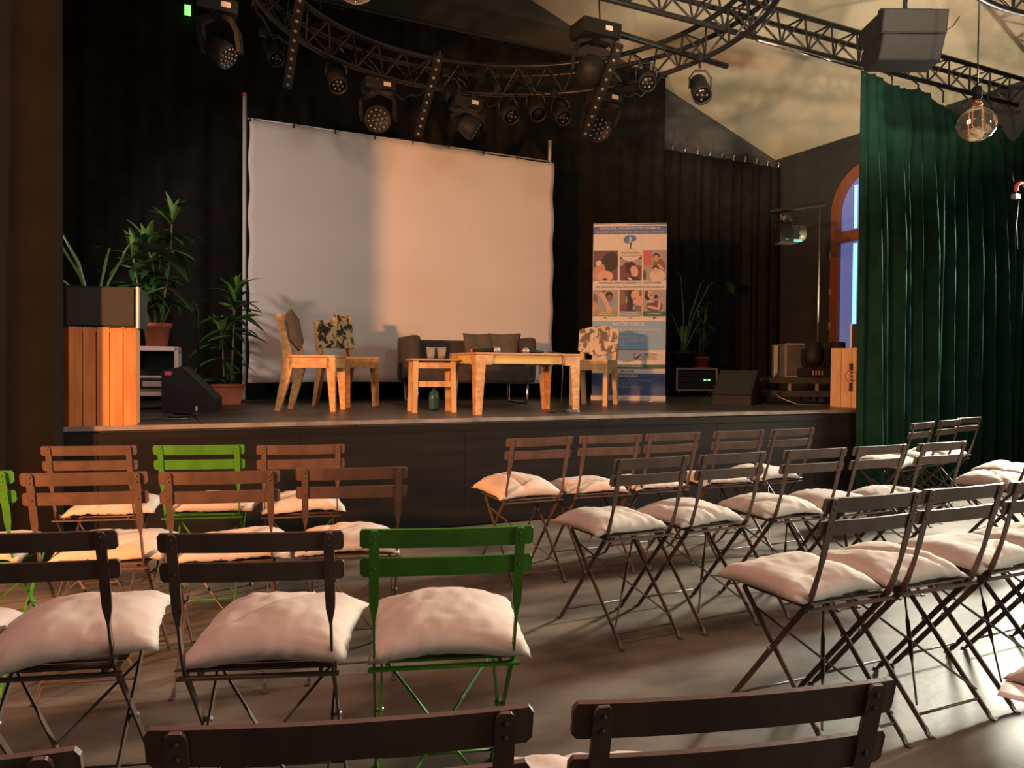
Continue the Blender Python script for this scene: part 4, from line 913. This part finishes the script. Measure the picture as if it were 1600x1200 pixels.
# ------------------------------------------------------------------ plants
def leaf_mesh(L, w, droop, m, tip=1.0, fold=.25):
    b = MB(); n = 7; vs = []; fs = []
    for i in range(n + 1):
        t = i / n; ww = w * (sin(pi * min(1, t * .94 + .06)) ** .75) * (1 if t < 1 else .05)
        y = L * (t - .12 * droop * t * t); z = L * (.10 * t - droop * .55 * t ** 2.2)
        for s in (-1, 0, 1): vs.append((s * ww / 2, y, z + (abs(s) * ww * fold)))
    for i in range(n):
        for j in (0, 1): k = i * 3 + j; fs.append((k, k + 1, k + 4, k + 3))
    b.add(vs, fs, True); return b.mesh('leaf', m)
LV = [leaf_mesh(.30, .055, .55, LEAF1), leaf_mesh(.33, .050, .9, LEAF1), leaf_mesh(.26, .056, .3, LEAF2), leaf_mesh(.31, .050, 1.2, LEAF1)]
BIGL = [leaf_mesh(.34, .17, .8, LEAF1, fold=.12), leaf_mesh(.30, .15, .6, LEAF2, fold=.12)]
REED = [leaf_mesh(.46, .018, 1.1, mat('dull_green_leaf', (.06, .10, .035), .5, 0, .3, 6)), leaf_mesh(.38, .016, .6, mat('dull_green_leaf', (.06, .10, .035)))]
def put_leaf(par, me, p, az, el, s=1, roll=0):
    o = link('leaf', me, par); o.matrix_local = Matrix.Translation(p) @ Matrix.Rotation(az, 4, 'Z') @ Matrix.Rotation(el, 4, 'X') @ Matrix.Rotation(roll, 4, 'Y') @ Matrix.Scale(s, 4); return o
def cane(par, pts, r, m, crowns, rnd, s=1.0, meshes=LV, low=.2):
    MB().tube(pts, [r * (1 - .4 * i / (len(pts) - 1)) for i in range(len(pts))], 7).obj('cane', m, par)
    P = [Vector(p) for p in pts]
    for (t, n, up) in crowns:
        k = t * (len(P) - 1); i = min(int(k), len(P) - 2); p = P[i].lerp(P[i + 1], k - i)
        for q in range(n):
            el = up * (1 - .45 * q / n) + rnd.uniform(-.25, .25)
            me = meshes[2] if (up > 1.0 and q < n * .45 and len(meshes) > 2) else rnd.choice(meshes)
            put_leaf(par, me, p + Vector((0, 0, rnd.uniform(-.05, .03))), q * 2.4 + rnd.uniform(-.3, .3), el, s * rnd.uniform(.8, 1.15), rnd.uniform(-.4, .4))
def pot_round(t, r, h, m, soil=True):
    MB().lathe([(r * .72, 0), (r * .93, h * .82), (r * 1.04, h * .82), (r * 1.07, h), (r * .95, h), (r * .90, h * .85)], 24).obj('pot', m, t)
    MB().lathe([(r * .92, h * .84), (.005, h * .87)], 20).obj('soil', SOIL, t)
rnd = random.Random(3)
# dracaena beside the screen
t = thing('potted_dracaena', 'leafy dracaena in a rectangular terracotta planter left of the screen', 'plant', (.80, 7.98, SH), rad(-8))
M = Matrix(((1, 0, 0, 0), (0, 0, -1, 0), (0, 1, 0, 0), (0, 0, 0, 1)))
bm_ = MB(); ww = [(.115, .075, 0), (.145, .09, .17), (.155, .10, .17), (.158, .102, .195), (.145, .09, .195), (.14, .085, .175)]
vs = []; fs = []
for a, b, z in ww: vs += [(-a, -b, z), (a, -b, z), (a, b, z), (-a, b, z)]
for i in range(len(ww) - 1): fs += [(4 * i + k, 4 * i + (k + 1) % 4, 4 * i + 4 + (k + 1) % 4, 4 * i + 4 + k) for k in range(4)]
fs += [(3, 2, 1, 0)]
bm_.add(vs, fs); bm_.obj('planter', TERRA, t); MB().box((0, 0, .17), (.28, .17, .01)).obj('soil', SOIL, t)
cane(t, [(.03, 0, .16), (.04, 0, .5), (.05, 0, .8), (.06, 0, 1.04)], .012, STEMM, [(1, 13, 1.25), (.86, 11, .5), (.70, 10, .25), (.55, 9, .0)], rnd, 1.12)
cane(t, [(-.03, .01, .16), (-.05, .01, .45), (-.055, .0, .68)], .011, STEMM, [(1, 9, 1.2), (.8, 9, .2), (.45, 8, -.2), (.15, 7, .2)], rnd, 1.0)
# tall dracaena behind the loudspeaker, on the pale stand
t = thing('potted_dracaena', 'tall many-stemmed dracaena in a round terracotta pot on the pale stand', 'plant', (.15, 7.19, SH + .528)); t.scale = (1.06, 1.06, 1.06)
pot_round(t, .105, .19, TERRA)
cane(t, [(.02, 0, .16), (.06, 0, .45), (.10, .02, .75), (.11, .02, 1.02)], .010, STEMM, [(1, 14, 1.2), (.86, 9, -.1), (.74, 9, -.6), (.5, 7, -.2)], rnd, .85)
cane(t, [(-.01, 0, .16), (-.03, 0, .42), (-.03, .02, .66), (-.07, 0, .80)], .010, STEMM, [(1, 10, 1.2), (.75, 12, .2), (.5, 12, 0), (.3, 10, 0)], rnd, .95)
cane(t, [(-.04, .01, .16), (-.12, .02, .40), (-.16, .02, .62), (-.17, .02, .72)], .010, STEMM, [(1, 9, 1.3), (.7, 12, .3), (.45, 14, 0), (.2, 8, 0)], rnd, .95)
cane(t, [(.03, -.01, .16), (.10, -.02, .33)], .008, STEMM, [(1, 7, .2)], rnd, .7)
# broad-leaved plant behind the plank box
t = thing('potted_philodendron', 'broad-leaved plant with long green stalks behind the loudspeaker, far left', 'plant', (-.30, 6.35, SH))
pot_round(t, .15, .28, BLK2)
MB().tube([(.0, 0, .24), (.02, 0, .55), (.03, 0, .72)], .035, 8).obj('trunk', STEMM, t)
for (dx, dz, az, el, k, s) in ((.26, 1.26, -1.3, -.2, 0, 1.5), (-.26, 1.33, 1.3, 1.0, 1, .25), (-.40, .93, .9, .1, 1, .7), (.12, 1.22, 1.6, .2, 0, .35), (.48, .95, -1.1, -.3, 0, .9), (-.34, 1.10, 1.7, .9, 0, .5)):
    x0 = .03; MB().tube([(x0, 0, .70), (x0 + (dx - x0) * .35, -.01, .70 + (dz - .70) * .5), (dx * .92, -.02, dz * .97 + .02), (dx, -.03, dz)], [.012, .010, .008, .006], 7).obj('stalk', STEMG, t)
    put_leaf(t, BIGL[k], (dx, -.03, dz), az, el, s)
MB().tube([(.01, .0, .70), (-.08, -.02, 1.1), (-.24, -.03, 1.42)], [.013, .012, .003], 7).obj('stalk', STEMG, t)
# right-hand plants on the amp rack
ar = thing('amplifier_rack', 'low wheeled rack with two green lights beside the banner', 'rack', (7.12, 8.80, SH), rad(-14))
MB().rbox((0, 0, .24), (.62, .50, .31), .008).obj('case', BLK2, ar)
for z in (.39, .09): MB().box((0, -.252, z), (.62, .014, .022)).obj('edge_profile', ALU, ar)
for sx in (-1, 1): MB().box((sx * .30, -.252, .24), (.022, .014, .31)).obj('edge_profile', ALU, ar)
for i, z in enumerate((.32, .235, .155)): MB().box((0, -.253, z), (.55, .01, .07)).obj('rack_unit', GRILLE, ar)
for x_ in (.12, .18): MB().box((x_, -.260, .235), (.032, .006, .018)).obj('indicator', GLED, ar)
for sx in (-1, 1):
    for sy in (-1, 1): MB().lathe([(.03, -.012), (.03, .012)], 12, dirM((sx * .23, sy * .19, .032), (1, 0, 0))).obj('caster', BLK2, ar); MB().box((sx * .23, sy * .19, .07), (.03, .03, .04)).obj('caster_fork', ALU, ar)
t = thing('potted_palm', 'drooping reedy plant in a small terracotta pot on the amplifier rack', 'plant', (7.29, 8.74, SH + .395))
pot_round(t, .11, .17, TERRA)
MB().lathe([(.13, 0), (.14, .02), (.12, .022)], 20).obj('saucer', TERRA, t)
for k in range(4): MB().tube([(.02 * cos(k * 1.6), .02 * sin(k * 1.6), .14), (.05 * cos(k * 1.6), .05 * sin(k * 1.6), .55 + .05 * k), (.08 * cos(k * 1.6), .07 * sin(k * 1.6), .85)], .008, 6).obj('cane', STEMG, t)
for k in range(70):
    h = rnd.uniform(.25, .90); put_leaf(t, REED[k % 2], (rnd.uniform(-.06, .06), rnd.uniform(-.05, .05), h), rnd.uniform(0, 6.28), rnd.uniform(.2, 1.2), rnd.uniform(.7, 1.1))
t = thing('potted_banana_plant', 'tall plant with bent broad leaves in a black pot on the amplifier rack', 'plant', (6.96, 8.72, SH + .395))
pot_round(t, .15, .24, BLK2)
for k in range(5): MB().tube([(.03 * cos(k), .03 * sin(k), .2), (.04 * cos(k * 1.3), .03 * sin(k), .60)], .014, 6).obj('cane', STEMG, t)
for (dx, dz, az, el, k, s) in ((.46, 1.22, -1.4, .1, 0, 1.5), (-.12, 1.30, .6, .6, 0, .9), (.30, 1.25, 1.2, .3, 0, 1.0), (-.28, .75, 1.3, .2, 1, .6), (.22, .62, -1.7, -.1, 1, 1.0)):
    MB().tube([(0, 0, .22), (dx * .3, -.02, dz * .6), (dx * .85, -.04, dz * .97), (dx, -.05, dz)], [.012, .010, .007, .005], 6).obj('stalk', STEMG, t)
    put_leaf(t, BIGL[k], (dx, -.05, dz), az, el, s)

# ------------------------------------------------------------------ right stage equipment
dk = thing('steel_bench', 'low dark steel bench with two beams carrying lamps at stage right', 'bench', (6.98, 6.50, SH), rad(-14))
for z in (.265, .115): MB().rbox((0, 0, z), (.95, .55, .07), .004).obj('beam', mat('dull_steel_beam', (.10, .095, .08), .5, .5, .2, 10), dk)
for sx in (-1, 0, 1): MB().box((sx * .34 - .05, -.26, .19), (.03, .02, .085)).obj('spacer', ALU, dk)
for sx in (-1, 1):
    for sy in (-1, 1): MB().box((sx * .42, sy * .22, .04), (.05, .05, .08)).obj('foot', BLK, dk)
fc = thing('flight_case', 'grey flight case with pale edges on the steel bench', 'case', (6.95, 6.62, SH + .302), rad(-14))
MB().rbox((0, 0, .19), (.50, .30, .38), .008).obj('case_body', mat('dull_grey_case', (.09, .085, .075), .6, 0, .2, 8), fc)
for sx in (-1, 1): MB().box((sx * .248, -.15, .19), (.02, .012, .39)).obj('edge_profile', ALU, fc)
for z in (.005, .378): MB().box((0, -.15, z), (.50, .012, .018)).obj('edge_profile', ALU, fc)
fl = MB().prism([(0, 0), (.05, .06), (.055, .36), (0, .36)], .006, Matrix(((1, 0, 0, 0), (0, 0, 1, 0), (0, 1, 0, 0), (0, 0, 0, 1)))).obj('foam_sheet', mat('pale_foam', (.45, .48, .38), .8, 0, .05, 8))
fl.location = (6.58, 6.62, SH + .302); tag(fl, 'narrow pale sheet propped at the left of the grey flight case', 'sheet')
def floor_head(label, x_, y_):
    t = thing('moving_head_lamp', label, 'moving light', (x_, y_, SH + .302), rad(-20), 'moving heads on the steel bench')
    MB().rbox((0, 0, .05), (.26, .24, .10), .01).obj('base_housing', BLK2, t)
    for k in range(4): MB().box((-.06 + k * .035, -.122, .05), (.014, .004, .05)).obj('base_label', mat('copper_print', (.42, .20, .12), .5), t)
    for s in (-1, 1): MB().ribbon([(s * .03, 0, .10), (s * .10, 0, .13), (s * .125, 0, .20), (s * .125, 0, .32)], [.06, .06, .06, .05], [.03, .03, .025, .02], side=(0, 1, 0)).obj('yoke_arm', BLK2, t)
    MB().lathe([(.07, .14), (.095, .18), (.10, .27), (.085, .30), (.085, .39), (.07, .40)], 22).obj('lamp_head', BLK2, t)
floor_head('left moving head lamp standing on the steel bench', 6.89, 6.34); floor_head('right moving head lamp standing on the steel bench behind the plank box', 7.09, 6.18)
ls = thing('lamp_stand', 'tall thin stand with crossbar and old lamps by the arched window', 'stand', (7.32, 6.67, SH))
MB().tube([(0, 0, .25), (0, 0, 2.36)], .009, 8).obj('pole', mat('dull_pole', (.10, .10, .10), .6, .2, .1, 10), ls)
for k in range(3): MB().tube([(0, 0, .35), (.28 * cos(k * 2.09 + 1.5), .28 * sin(k * 2.09 + 1.5), .012)], .010, 6).obj('leg', BLK, ls)
MB().tube([(0, 0, .3), (0, 0, .012)], .010, 6).obj('foot_pole', BLK, ls)
MB().bar((.05, -.02, 2.37), (-.55, .25, 2.26), .04, .04).obj('crossbar', BLK, ls)
fl2 = thing('square_floodlight', 'square floodlight with blue spot hanging under the crossbar', 'stage lamp', (6.96, 6.84, 2.80), rad(-20))
MB().rbox((0, 0, 0), (.24, .18, .22), .01).obj('housing', BLK2, fl2); MB().lathe([(.075, 0), (.08, .02), (.07, .022), (.001, .018)], 20, dirM((-.04, -.095, 0), (0, -1, 0))).obj('lens', LEDCAP, fl2)
MB().lathe([(.085, -.05), (.09, .05), (.06, .07)], 18, dirM((.17, 0, .02), (1, -.3, 0))).obj('end_cap', mat('dull_olive', (.07, .065, .045), .5), fl2)
MB().box((.10, -.094, -.085), (.10, .008, .03)).obj('blue_spot', BLUEL, fl2); MB().tube([(-.13, 0, 0), (-.13, 0, .17), (.13, 0, .20), (.13, 0, 0)], .008, 6).obj('yoke', BLK, fl2)
fl3 = thing('round_floodlight', 'small round lamp between the crossbar and the square floodlight', 'stage lamp', (6.94, 6.82, 2.985), rad(-20))
MB().lathe([(.05, -.08), (.07, -.03), (.07, .04), (.055, .05)], 18, dirM((0, 0, 0), (-.3, -1, -.2))).obj('housing', BLK, fl3); MB().box((-.09, -.04, .0), (.012, .02, .07)).obj('bracket', STEEL, fl3)
# cable on stage floor right
tag(MB().tube([(6.30, 6.35, SH + .14), (6.33, 6.28, SH + .08), (6.42, 6.12, SH + .012), (6.62, 5.98, SH + .008), (6.9, 5.95, SH + .008)], .006, 6).obj('floor_cable', STEEL), 'grey cable running from the right monitor along the stage', 'cable')
tag(MB().tube([(.0, 5.62, SH + .008), (.12, 5.75, SH + .008), (.3, 5.7, SH + .008), (.2, 5.95, SH + .008), (.4, 6.1, SH + .008), (.25, 6.3, SH + .008)], .006, 6).obj('floor_cable', BLK), 'black cable loose on the stage right of the orange plank box', 'cable')
# far right: unidentified red fixture with an added faint glow, and boom
rl = thing('red_fixture', 'small red fixture with white arm at the far right edge', 'lamp', (8.20, 4.86, 3.06))
MB().tube([Vector((.09 * cos(a), 0, .07 * sin(a))) for a in [k * .35 for k in range(-1, 11)]], .020, 8).obj('red_curl', REDP, rl)
MB().rbox((-.06, .02, -.07), (.09, .05, .05), .01).obj('mount', LABELW, rl)
MB().tube([(0, .03, -.1), (0, .05, -.35), (.05, .06, -.6)], .008, 6).obj('arm', BLK, rl)
MB().tube([(-.06, .02, -.05), (-.06, .10, .30), (-.04, .36, 1.09)], .010, 6).obj('hanger', BLK, rl)
